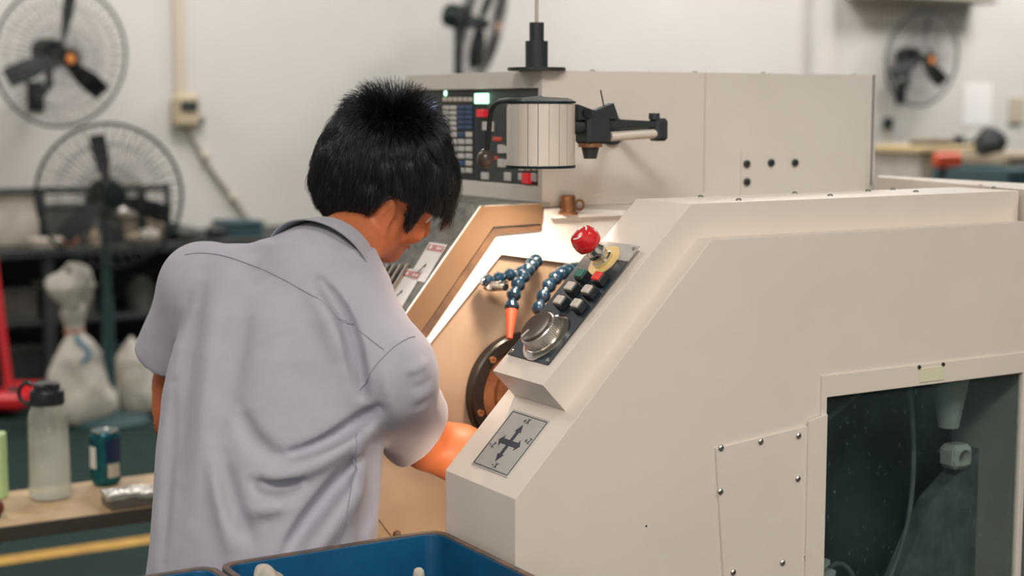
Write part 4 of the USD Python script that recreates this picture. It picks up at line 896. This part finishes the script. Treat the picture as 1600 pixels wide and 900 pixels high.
def rag(c, tip, seed, label, R0=.022):
    F_ = Field(np.minimum(c, tip) - .06, np.maximum(c, tip) + .05, .0030); rg = np.random.default_rng(seed)
    mid = (c + tip) / 2 + rg.normal(size=3) * .006
    F_.chain([c, mid, tip], [R0 * 1.3, R0, R0 * .62], .012); F_.cone(mid, tip + U * .018 - ZZ * .012, R0 * .8, R0 * .45, .01)
    F_.v += (.011 * (meshkit.fbm(np.stack(np.meshgrid(*[F_.lo[k] + F_.h * np.arange(F_.n[k]) for k in range(3)], indexing='ij'), -1) * 60, 3, seed) - .5)).astype(np.float32)
    return obj('rag', smoothed(F_.mesh(), 2), 'glove', None, smooth=True, label=label, cat='rag', group=None)
rag(at(425, 1010, 1.93), at(414, 895, 1.93), 3, 'pale crumpled rag poking up left in the blue bin', .020)
rag(at(640, 1010, 2.0), at(654, 899, 2.0), 8, 'small pale rag tip near the right wall of the blue bin', .014)

# ================================================================== WORKBENCH ON THE LEFT
bn = thing('workbench', 'wooden-topped bench behind the man with bottle and can on it', 'bench', P(-.35, 1.53, 0))
obj('bench_top', mach(rbox([-1.3, 1.402, .708], [.62, 1.685, .730], .002)), 'bench_wood', bn, smooth=False)
obj('edge_strip', mach(rbox([-1.3, 1.396, .700], [.62, 1.402, .729], .001)), 'bench_edge', bn, smooth=False, label='dark front edge strip')
for u in (-1.27, .59):
    for w in (1.425, 1.655): obj('leg', mach(rbox([u - .018, w - .018, 0], [u + .018, w + .018, .708], .003)), 'stand_steel', bn, smooth=False)
def base_at(x, y, z):
    r = FW + RT * (x - 800) / F + UP * (450 - y) / F; return CAM + r * ((z - CAM[2]) / r[2])
b0 = base_at(79, 777, .730); bt = thing('water_bottle', 'clear plastic water bottle with a black lid and carry loop', 'bottle', b0)
pr = [(.0, .0), (.040, .0), (.0435, .004), (.0435, .030), (.0415, .036), (.0425, .045), (.0405, .170), (.036, .188), (.032, .194), (.032, .200)]
inn = [(r - .0015 if r > 0 else 0, z + (.003 if i < 2 else 0)) for i, (r, z) in enumerate(pr)]
obj('bottle_body', tf(rev(pr + inn[::-1], 40), frame(b0, [1, 0, 0], [0, 1, 0], [0, 0, 1])), 'bottle_clear', bt, smooth=40)
obj('bottle_lid', tf(rev([(0, .200), (.0345, .200), (.0355, .203), (.0355, .226), (.033, .230), (.027, .231), (.027, .243), (.024, .246), (0, .246)], 36), frame(b0, [1, 0, 0], [0, 1, 0], [0, 0, 1])), 'black_plastic', bt)
obj('carry_loop', tube(spline([b0 + q for q in ([-.030, 0, .238], [-.046, 0, .243], [-.058, 0, .228], [-.054, 0, .208], [-.036, 0, .202])], 20), .0045, 8), 'black_plastic', bt)
c0 = base_at(166, 756, .730); cn = thing('drink_can', 'teal blue drink can with a pale panel, beside the bottle', 'can', c0)
Tc = frame(c0, [1, 0, 0], [0, 1, 0], [0, 0, 1])
obj('can_body', tf(rev([(0, .003), (.024, .0), (.0270, .002), (.0330, .012), (.0330, .106), (.0285, .117), (.0270, .1185), (0, .1185)], 40), Tc), 'can_teal', cn)
obj('can_top', tf(rev([(0, .1165), (.0262, .1165), (.0270, .1205), (.0282, .1205), (.0282, .1175), (.0, .1168)], 40), Tc), 'chrome', cn, label='silver can top')
def curved(a0, a1, z0, z1, r=.0333):
    aa = np.radians(np.linspace(a0, a1, 14)); V = np.vstack([np.c_[r * np.cos(aa), r * np.sin(aa), np.full(14, z)] for z in (z0, z1)] + [np.c_[(r - .0006) * np.cos(aa), (r - .0006) * np.sin(aa), np.full(14, z)] for z in (z0, z1)])
    Fc = []
    for i in range(13): Fc += [[i, i + 1, 15 + i], [i, 15 + i, 14 + i], [28 + i, 43 + i, 29 + i], [28 + i, 42 + i, 43 + i], [14 + i, 15 + i, 43 + i], [14 + i, 43 + i, 42 + i], [i, 29 + i, i + 1], [i, 28 + i, 29 + i]]
    return tf(trimesh.Trimesh(V, Fc, process=False), Tc)
obj('can_panel', curved(205, 248, .040, .088), 'can_white', cn, smooth=False); obj('can_panel', curved(292, 345, .020, .050), 'cable_grey', cn, smooth=False); obj('can_field', curved(285, 360, .054, .104), 'can_navy', cn, smooth=False, label='navy side of the can')
t0 = base_at(205, 788, .730); tr = thing('packet', 'low brown box with a crumpled clear wrapper on top', 'packet', t0)
obj('box', tf(rbox([-.052, -.035, 0], [.052, .035, .020], .002), frame(t0, U, W, ZZ)), 'box_brown', tr, smooth=False)
wv = trimesh.creation.box([.112, .076, .010]); wv = wv.subdivide().subdivide().subdivide(); wv.vertices += (meshkit.fbm(np.asarray(wv.vertices) * 55, 3, 2)[:, None] - .5) * [.008, .008, .018]
obj('wrapper', tf(wv, frame(t0 + [0, 0, .026], U, W, ZZ)), 'foil', tr, smooth=50)
l0 = base_at(-11, 778, .730); lx = thing('lime_carton', 'pale lime carton at the left edge of the bench', 'carton', l0)
obj('carton_body', tf(rbox([-.028, -.02, 0], [.028, .02, .14], .004), frame(l0, [1, 0, 0], [0, 1, 0], [0, 0, 1])), 'lime', lx, smooth=False)
obj('carton_cap', tf(rev([(0, .14), (.012, .14), (.012, .155), (0, .155)], 20), frame(l0, [1, 0, 0], [0, 1, 0], [0, 0, 1])), 'fixture', lx)
m0 = base_at(-8, 808, .730)
mg = thing('maroon_knob', 'small maroon round knob at the bench front', 'knob', m0); obj('knob_ball', ico(m0 + [0, 0, .019], .019, 2), 'maroon', mg); obj('knob_foot', cyl(m0, m0 + [0, 0, .006], .012), 'black_plastic', mg)

# ================================================================== FANS
def fan_head(t, c, az, pitch, R, blades, hub_mat='fan_black', wire='fan_wire', cap='orange_cap'):
    ax = np.array([math.cos(az) * math.cos(pitch), math.sin(az) * math.cos(pitch), math.sin(pitch)]); side = unit(np.cross([0, 0, 1], ax)); upv = np.cross(ax, side)
    T = frame(c, side, upv, ax)                       # local: x side, y up, z front
    def cage(sgn, n, hub):
        ms = []; prof_ = [(hub, .105 * sgn), (R * .55, .098 * sgn), (R * .86, .070 * sgn), (R, .0)]
        for i in range(n):
            a = i / n * 2 * np.pi + .02; ms.append(tube([[r * math.cos(a), r * math.sin(a), z] for r, z in prof_], .0021, 4))
        for r, z in ((hub, .105 * sgn), (R * .40, .101 * sgn), (R * .72, .086 * sgn)): ms.append(ring([0, 0, z], [0, 0, 1], r, .0022, 48, 5))
        return tf(cat_(ms), T)
    obj('front_grille', cage(1, 64, .055), wire, t); obj('rear_grille', cage(-1, 40, .085), wire, t)
    obj('grille_rim', tf(ring([0, 0, 0], [0, 0, 1], R, .0085, 64, 8), T), 'fan_black', t)
    obj('grille_badge', tf(rev([(0, .104), (.058, .104), (.058, .108), (.024, .110), (.022, .116), (0, .117)], 28), T), hub_mat, t)
    obj('badge_centre', tf(rev([(0, .115), (.030, .115), (.028, .121), (0, .122)], 20), T), cap, t)
    obj('motor', tf(rev([(0, -.26), (.055, -.26), (.078, -.235), (.085, -.12), (.075, -.09), (.035, -.085), (.035, .045), (0, .05)], 28), T), hub_mat, t)
    for a in blades:
        V = []; nr, nc = 9, 6
        for s in (1, -1):
            for i in range(nr):
                r = .045 + (R * .86 - .045) * i / (nr - 1)
                for j in range(nc):
                    wdt = (.040 + .085 * math.sin(min(1, (i + .6) / (nr - 1)) * 2.2)) * R / .40; q = (j / (nc - 1) - .5) * wdt; tw = math.radians(52 - 26 * i / (nr - 1))
                    V.append([r, q * math.cos(tw), q * math.sin(tw) + .002 * s - .01])
        Fc = []; N_ = nr * nc
        for i in range(nr - 1):
            for j in range(nc - 1):
                a_, b_, c_, d_ = i * nc + j, i * nc + j + 1, (i + 1) * nc + j + 1, (i + 1) * nc + j
                Fc += [[a_, d_, c_], [a_, c_, b_], [N_ + a_, N_ + c_, N_ + d_], [N_ + a_, N_ + b_, N_ + c_]]
        bl = trimesh.Trimesh(V, Fc, process=False); bl.apply_transform(trimesh.transformations.rotation_matrix(math.radians(a), [0, 0, 1]))
        obj('fan_blade', tf(bl, T), hub_mat, t)
    return ax, T
def wall_fan(c, az, pitch, R, blades, label, drop=.20):
    wall = c - W * (c - P(0, W1, 0)) @ W               # foot of the perpendicular on the back wall
    t = thing('wall_fan', label, 'fan', wall)
    ax, T = fan_head(t, c, math.radians(az), math.radians(pitch), R, blades)
    mo = c - ax * .17; el = mo - [0, 0, drop]; wp = uwz(mo); wpt = P(wp[0], W1, el[2] - .05)
    obj('bracket', [cyl(mo - [0, 0, .04], el, .022, 14), tube(spline([el + [0, 0, .01], el - [0, 0, .01] + W * .06, wpt - W * .05, wpt - W * .01], 16), .020, 10)], 'fan_black', t)
    obj('wall_plate', mach(rbox([wp[0] - .05, W1 - .015, wpt[2] - .09], [wp[0] + .05, W1, wpt[2] + .09], .004)), 'fan_black', t)
wall_fan(at(96, 88, 8.95), -48, -8, .405, (82, 202, 322), 'large black wall fan high at the left, facing right')
wall_fan(at(752, 36, 10.3), -12, -14, .405, (60, 180, 300), 'black wall fan seen edge-on behind the control cabinet', drop=.55)
wall_fan(at(1441, 92, 12.75), -62, -6, .385, (84, 204, 324), 'black wall fan on the wall to the right of the cabinet', drop=.24)
pf0 = base_at(165, 676, 0); pf = thing('pedestal_fan', 'large teal pedestal fan standing left, before the cluttered bench', 'fan', pf0)
pc_ = at(172, 306, 7.40); ax, T = fan_head(pf, pc_, math.radians(-66), math.radians(2), .340, (100, 220, 340), 'fan_black', 'fan_wire', 'fan_black')
mo = pc_ - ax * .17; 
obj('pole', [cyl([mo[0], mo[1], .03], [mo[0], mo[1], mo[2] - .05], .021, 16), cyl([mo[0], mo[1], .03], [mo[0], mo[1], .62], .030, 16)], 'fan_teal', pf)
obj('base', tf(rev([(0, 0), (.19, 0), (.19, .015), (.16, .03), (.05, .045), (.04, .07), (0, .07)], 36), frame([mo[0], mo[1], 0], [1, 0, 0], [0, 1, 0], [0, 0, 1])), 'fan_teal', pf)
obj('tilt_yoke', rbox(mo - [.03, .03, .10], mo + [.03, .03, -.02], .01), 'fan_black', pf)

# ================================================================== THINGS ON THE BACK WALL
def wall_box(x0, y0, x1, y1, d, b=.01, w=W1 - .001):
    u0, z1 = wpx(x0, y0, w); u1, z0 = wpx(x1, y1, w); return mach(rbox([u0, w - d, z0], [u1, w, z1], b))
sb = thing('switch_box', 'beige wall switch box under a pale conduit', 'switch', P(*[wpx(286, 172, W1)[0], W1, wpx(286, 172, W1)[1]]))
obj('box_body', wall_box(264, 146, 306, 200, .10, .03), 'switch_beige', sb); obj('switch_window', wall_box(274, 158, 300, 174, .112, .006), 'clutter_dark', sb, label='dark switch window'); obj('knob', wall_box(303, 183, 316, 194, .06, .012), 'clutter_mid', sb)
cd0 = wpx(278, 0, W1); obj('conduit', wall_box(266, -60, 289, 147, .045, .01), 'conduit', None, label='pale conduit running down the wall to the switch box', cat='conduit')
cb_ = thing('wall_cable', 'grey cable sloping down the wall from the switch box', 'cable', P(wpx(300, 205, W1)[0], W1, wpx(300, 205, W1)[1]))
obj('cable_run', mach(tube(spline([[*wpx(x, y, W1 - .02)[:1], W1 - .02, wpx(x, y, W1 - .02)[1]] for x, y in ((292, 198), (305, 222), (340, 278), (384, 338), (400, 372))], 30), .017, 8)), 'cable_grey', cb_)
for x, y in ((318, 243), (362, 308)): u, z = wpx(x, y, W1); obj('clip', mach(rbox([u - .03, W1 - .045, z - .02], [u + .03, W1, z + .02], .008)), 'conduit', cb_)
sw = thing('wall_switch', 'small black wall switch right of the cabinet', 'switch', P(wpx(1383, 192, W1)[0], W1, wpx(1383, 192, W1)[1]))
obj('switch_body', wall_box(1378, 184, 1389, 201, .06, .01), 'black_plastic', sw); obj('switch_cord', wall_box(1382, 200, 1386, 262, .02, .004), 'conduit', sw)
u, z = wpx(1525, 163, W1); obj('paper_sheet', wall_box(1506, 130, 1548, 196, .006, .002), 'paper_white', None, smooth=False, label='white sheet of paper on the far right wall', cat='paper')
obj('notice_board', wall_box(1576, 152, 1596, 192, .03, .005), 'notice_beige', None, smooth=False, label='beige notice board at the right edge', cat='board')

# ================================================================== CLUTTERED BENCH AT THE LEFT BACK
BW = 7.0
bb = thing('machine_bench', 'long dark workshop bench along the back wall at the left', 'bench', P(1.6, 7.35, 0))
BZ = wpx(100, 386, BW)[1]
obj('bench_top', mach(rbox([.2, BW - .05, BZ - .05], [3.05, W1 - .02, BZ], .005)), 'clutter_dark', bb, smooth=False)
obj('shelf', mach(rbox([.25, BW, .34], [3.0, W1 - .05, .37], .004)), 'clutter_dark', bb, smooth=False)
obj('back_panel', mach(rbox([.25, W1 - .10, .05], [3.0, W1 - .06, BZ - .05], .004)), 'clutter_dark', bb, smooth=False)
for u in (.25, 1.2, 2.1, 3.0): obj('leg', mach(rbox([u - .03, BW - .03, 0], [u + .03, BW + .03, BZ - .05], .004)), 'clutter_dark', bb, smooth=False)
rk = thing('tool_rack', 'black tube rack standing on the cluttered bench', 'rack', P(1.4, BW + .08, BZ))
rw = BW + .08
def rpx(x, y): u, z = wpx(x, y, rw); return [u, rw, z]
def bar(a, b, r): return mach(cyl(a, b, r, 10))
zt_ = rpx(262, 293)[2]
obj('top_bar', bar([rpx(-60, 293)[0], rw, zt_], [rpx(264, 293)[0], rw, zt_], .020), 'fan_black', rk)
for x in (-58, 66, 222, 262): u = rpx(x, 340)[0]; obj('post', bar([u, rw, BZ], [u, rw, zt_], .019 if x != 222 else .027), 'fan_black', rk)
obj('cross_bar', bar([rpx(66, 340)[0], rw, (BZ + zt_) / 2 + .06], [rpx(222, 340)[0], rw, (BZ + zt_) / 2 + .06], .012), 'fan_black', rk)
# blurred clutter, each its own thing standing on the bench or its shelf
def lump(c, s, seed, rough=.25):
    m = trimesh.creation.icosphere(3); d = np.asarray(m.vertices).copy(); n = meshkit.fbm(d * 2.2 + seed, 3, seed) - .5
    m.vertices = d * np.asarray(s) * (1 + rough * 2 * n)[:, None]; m.apply_translation(c); return m
def clutter(name, label, cat, x0, y0, x1, m, w, dep, base=None, lid=None, style='box'):
    zb = BZ if base is None else base
    u0, zt2 = wpx(x0, y0, w); u1, _ = wpx(x1, y0, w); zt2 = max(zt2, zb + .03)
    t = thing(name, label, cat, P((u0 + u1) / 2, w + dep / 2, zb))
    if style == 'box':
        obj('body', mach(rbox([u0, w, zb], [u1, w + dep, zt2 - .02], .008)), m, t, smooth=False); obj('lid', mach(rbox([u0 - .008, w - .008, zt2 - .02], [u1 + .008, w + dep + .008, zt2], .006)), lid or m, t, smooth=False)
    elif style == 'cyl':
        r = (u1 - u0) / 2; c = [(u0 + u1) / 2, w + r, zb]
        obj('body', mach(tf(rev([(0, 0), (r, 0), (r, (zt2 - zb) * .8), (r * .6, (zt2 - zb) * .92), (r * .6, zt2 - zb), (0, zt2 - zb)], 24), frame(c, [1, 0, 0], [0, 1, 0], [0, 0, 1]))), m, t); 
        obj('cap', mach(cyl([c[0], c[1], zt2 - .004], [c[0], c[1], zt2 + .02], r * .5, 18)), lid or m, t)
    elif style == 'machine':
        obj('base', mach(rbox([u0, w, zb], [u1, w + dep, zb + (zt2 - zb) * .35], .01)), m, t, smooth=False); a = u0 + (u1 - u0) * .55
        obj('column', mach(rbox([a, w + dep * .3, zb + (zt2 - zb) * .3], [u1 - .01, w + dep * .8, zt2], .01)), m, t, smooth=False); obj('head', mach(cyl([u0 + .02, w + dep * .5, zb + (zt2 - zb) * .7], [a + .02, w + dep * .5, zb + (zt2 - zb) * .7], (zt2 - zb) * .18, 16)), lid or m, t)
    else:
        c = [(u0 + u1) / 2, w + dep / 2, (zb + zt2) / 2]; obj('heap', mach(lump(c, [(u1 - u0) / 2, dep / 2, (zt2 - zb) / 2], len(label), .22)), m, t, smooth=True); obj('piece', mach(lump([c[0] + (u1 - u0) * .2, w + .02, zb + .04], [.06, .05, .045], 5, .2)), lid or m, t)
    return t
B1 = BW + .20
clutter('crate', 'pale grey crate at the left end of the bench', 'crate', -40, 306, 60, 'clutter_pale', B1, .30, lid='clutter_tan')
clutter('control_box', 'dark grey steel box behind the pedestal fan', 'box', 64, 322, 138, 'clutter_mid', B1, .30)
clutter('bench_drill', 'dark bench drill behind the pedestal fan pole', 'machine', 140, 300, 192, 'clutter_dark', B1, .30, style='machine')
clutter('carton_box', 'tan cardboard carton between rack posts', 'box', 194, 335, 217, 'clutter_tan', B1, .25)
clutter('carton_box', 'tan carton behind the right rack post', 'box', 228, 322, 258, 'clutter_tan', B1, .22, lid='clutter_pale')
clutter('parts_heap', 'dark heap of parts right of the rack', 'heap', 266, 352, 306, 'clutter_dark', B1 - .15, .35, style='heap', lid='clutter_mid')
clutter('parts_heap', 'low dark heap nearer the man on the long bench', 'heap', 312, 366, 352, 'clutter_mid', B1 - .1, .3, style='heap', lid='clutter_dark')
clutter('toolbox', 'dark teal toolbox just above the man\'s left shoulder', 'toolbox', 358, 347, 412, 'clutter_blue', B1, .28)
F1 = BW - .03
clutter('tray', 'pale shallow tray at the bench front', 'tray', 56, 374, 96, 'clutter_pale', F1, .14)
clutter('rust_block', 'rusty block at the bench front, right of the pale tray', 'block', 102, 374, 122, 'clutter_rust', F1, .12)
clutter('jar', 'tan jar at the bench front before the drill', 'jar', 141, 362, 158, 'clutter_tan', F1, .1, style='cyl')
clutter('bundle', 'pale bundle under the right rack post', 'bundle', 204, 366, 246, 'clutter_tan', F1, .16, style='heap', lid='clutter_pale')
st_ = thing('blurred_highlight', 'pale round disc on the rack, shaped as a blurred highlight', 'highlight_disc', P(*rpx(186, 316)))  # disc shaped and coloured as a blurred highlight
u, _, z = rpx(187, 316); obj('highlight_disc', mach(tf(rev([(0, -.01), (.03, -.01), (.052, .01), (.049, .012), (.028, -.006), (0, -.006)], 28), frame([u, rw - .04, z], [1, 0, 0], [0, 0, 1], [0, -1, 0]))), 'blurred_highlight', st_); obj('disc_hook', mach(cyl([u, rw - .035, z], [u, rw, z + .0], .006, 8)), 'fan_black', st_)
SH = .37
clutter('carton_box', 'pale carton on the lower shelf, left', 'box', 74, 447, 150, 'clutter_mid', BW + .06, .3, base=SH, lid='clutter_pale')
clutter('crate', 'dark crate on the lower shelf at the far left', 'crate', -20, 455, 60, 'clutter_mid', BW + .06, .3, base=SH)
clutter('drum', 'dark drum on the lower shelf near the man', 'drum', 205, 440, 250, 'clutter_mid', BW + .06, .2, base=SH, style='cyl')
clutter('crate', 'dark crate under the long bench by the fan pole', 'crate', 185, 540, 245, 'clutter_dark', BW + .06, .3, base=0.0, lid='clutter_blue')
clutter('crate', 'low dark crate under the long bench, left of the sacks', 'crate', 0, 545, 70, 'clutter_dark', BW + .06, .3, base=0.0, lid='clutter_mid')
# sacks
def sack(x, y, wd, hb, hr, label, seed, tied=True):
    p0 = base_at(x, y, 0); t = thing('sack', label, 'sack', p0); F_ = Field(p0 - [wd * .8, wd * .7, .02], p0 + [wd * .8, wd * .7, hb + hr + .12], .012)
    F_.ell(p0 + [0, 0, hb * .40], [wd * .5, wd * .40, hb * .46], k=.03); F_.ell(p0 + [wd * .02, 0, hb * .22], [wd * .52, wd * .42, hb * .26], k=.05)
    nk = p0 + [-wd * .06, 0, hb]; F_.cone(p0 + [-.01, 0, hb * .72], nk, wd * .30, wd * .10, .05)
    F_.put(lambda p: -(p[..., 2] - .004) * -1 if False else (.004 - p[..., 2]), [-9] * 3, [9] * 3, .004, 'cut') if False else None
    if tied: F_.cone(nk, nk + [-.01, 0, hr], wd * .10, wd * .36, .03); F_.cone(nk + [-.01, 0, hr * .7], nk + [-.01, 0, hr * 1.1], wd * .20, wd * .26, .03, 'cut')
    g = np.stack(np.meshgrid(*[F_.lo[k] + F_.h * np.arange(F_.n[k]) for k in range(3)], indexing='ij'), -1)
    F_.v += (.05 * (meshkit.fbm(g * [9, 9, 5], 3, seed) - .5)).astype(np.float32); F_.v = np.maximum(F_.v, (.006 - g[..., 2]).astype(np.float32))
    obj('sack_body', smoothed(F_.mesh(), 3), 'bag_white', t, smooth=True)
    if tied:
        obj('tie', ring(nk, [0, 0, 1], wd * .115, .012, 24, 8), 'cord_rust', t, label='rusty tie'); obj('cord', tube(spline([nk + [.03, -.05, -.02], nk + [.06, -.10, -.05], nk + [.10, -.11, -.09], nk + [.07, -.13, -.13]], 16), .011, 8), 'cord_blue', t, label='blue cord end')
    return t
sack(127, 660, .335, .455, .22, 'white plastic sack tied at the neck, standing by the fan', 4)
sack(213, 648, .20, .40, .1, 'smaller white sack slumped right of the fan pole', 9, tied=False)
# red hand truck at the left edge
h0 = base_at(6, 652, 0); ht = thing('hand_truck', 'bright red hand truck at the left edge', 'hand truck', h0)
d0 = 7.85; top = at(-14, 380, d0); low = at(16, 622, d0)
obj('handle_post', cyl(low, top, .021, 14), 'truck_red', ht); obj('handle_grip', cyl(top - [.16, 0, 0], top + [.02, 0, 0], .02, 12), 'truck_red', ht)
lo2 = at(45, 628, d0); obj('truck_base', rbox([low[0] - .55, low[1] - .10, low[2] - .045], [lo2[0], low[1] + .10, low[2] + .035], .02), 'truck_red', ht)
obj('fork', rbox([low[0] - .16, low[1] - .02, .03], [low[0] + .03, low[1] + .55, .08], .01), 'truck_red', ht)
for dx in (-.08, .02): obj('wheel', cyl([low[0] + dx - .02, low[1], .075], [low[0] + dx + .02, low[1], .075], .075, 20), 'tyre', ht)

# ================================================================== FAR RIGHT
RWp = 6.6
def rt(x, y, w=RWp): u, z = wpx(x, y, w); return u, z
u0, zt3 = rt(1436, 229); u1, _ = rt(1572, 229)
ct = thing('counter', 'tan-topped counter far back on the right', 'counter', P((u0 + u1) / 2, RWp + .3, 0))
obj('counter_top', mach(rbox([u0, RWp, zt3 - .05], [u1, RWp + .6, zt3], .01)), 'table_tan', ct, smooth=False); obj('cabinet_front', mach(rbox([u0 + .05, RWp + .04, 0], [u1 - .05, RWp + .56, zt3 - .05], .01)), 'clutter_pale', ct, smooth=False)
for k in range(3): obj('drawer', mach(rbox([u0 + .09 + k * .24, RWp + .02, zt3 - .30], [u0 + .29 + k * .24, RWp + .04, zt3 - .08], .006)), 'clutter_tan', ct, smooth=False)
def onc(name, label, cat, x0, y0, x1, m, w, zb, lid=None, style='box'): return clutter(name, label, cat, x0, y0, x1, m, w, .2, base=zb, lid=lid, style=style)
onc('parts_box', 'grey box on the left of the far counter', 'box', 1451, 217, 1490, 'clutter_mid', RWp + .1, zt3, 'clutter_tan')
onc('grinder', 'small dark grinder in the middle of the far counter', 'grinder', 1504, 213, 1520, 'clutter_dark', RWp + .1, zt3, None, 'machine')
onc('parts_box', 'grey box at the right end of the far counter', 'box', 1545, 219, 1566, 'clutter_mid', RWp + .1, zt3)
cw = RWp - .8
def cpt(x, y): u, z = wpx(x, y, cw); return [u, cw, z]
cc = cpt(1484, 268); ch_ = thing('high_chair', 'orange-red backed high chair before the far counter', 'chair', P(cc[0], cw + .2, 0))
a, b = cpt(1463, 239), cpt(1506, 261)
obj('backrest', mach(rbox([a[0], cw, b[2]], [b[0], cw + .05, a[2]], .02)), 'chair_red', ch_)
obj('back_post', mach(tube(spline([[cc[0], cw + .05, a[2] - .03], [cc[0], cw + .08, b[2] - .08], [cc[0], cw + .2, b[2] - .24]], 14), .022, 8)), 'fan_black', ch_); obj('seat', mach(rbox([cc[0] - .2, cw, b[2] - .28], [cc[0] + .2, cw + .4, b[2] - .22], .02)), 'chair_red', ch_)
obj('pillar', mach(cyl([cc[0], cw + .2, .03], [cc[0], cw + .2, b[2] - .27], .03, 14)), 'fan_black', ch_); obj('foot', mach(cyl([cc[0], cw + .2, 0], [cc[0], cw + .2, .035], .22, 24)), 'fan_black', ch_)
u0, z1 = rt(1362, 259, 7.25); u1, _ = rt(1460, 259, 7.25); dt = thing('table', 'black-topped table behind the cabinet\'s right end', 'table', P((u0 + u1) / 2, 7.55, 0))
obj('table_top', mach(rbox([u0, 7.25, z1 - .07], [u1, 7.85, z1], .01)), 'clutter_dark', dt, smooth=False)
for u in (u0 + .05, u1 - .05):
    for w in (7.3, 7.8): obj('leg', mach(rbox([u - .025, w - .025, 0], [u + .025, w + .025, z1 - .07], .004)), 'clutter_mid', dt, smooth=False)
u0, z1 = rt(1574, 262, 5.6); dm = thing('machine', 'dark teal machine at the right edge behind the lathe', 'machine', P(u0 + .5, 6.0, 0))
obj('machine_body', mach(rbox([u0, 5.6, 0], [u0 + 1.2, 6.3, z1], .02)), 'clutter_blue', dm, smooth=False); obj('machine_top', mach(rbox([u0 + .10, 5.7, z1], [u0 + 1.0, 6.2, z1 + .09], .02)), 'clutter_tan', dm, smooth=False); obj('motor', mach(lump([u0 + .16, 5.9, z1 + .16], [.09, .12, .10], 3)), 'clutter_dark', dm)
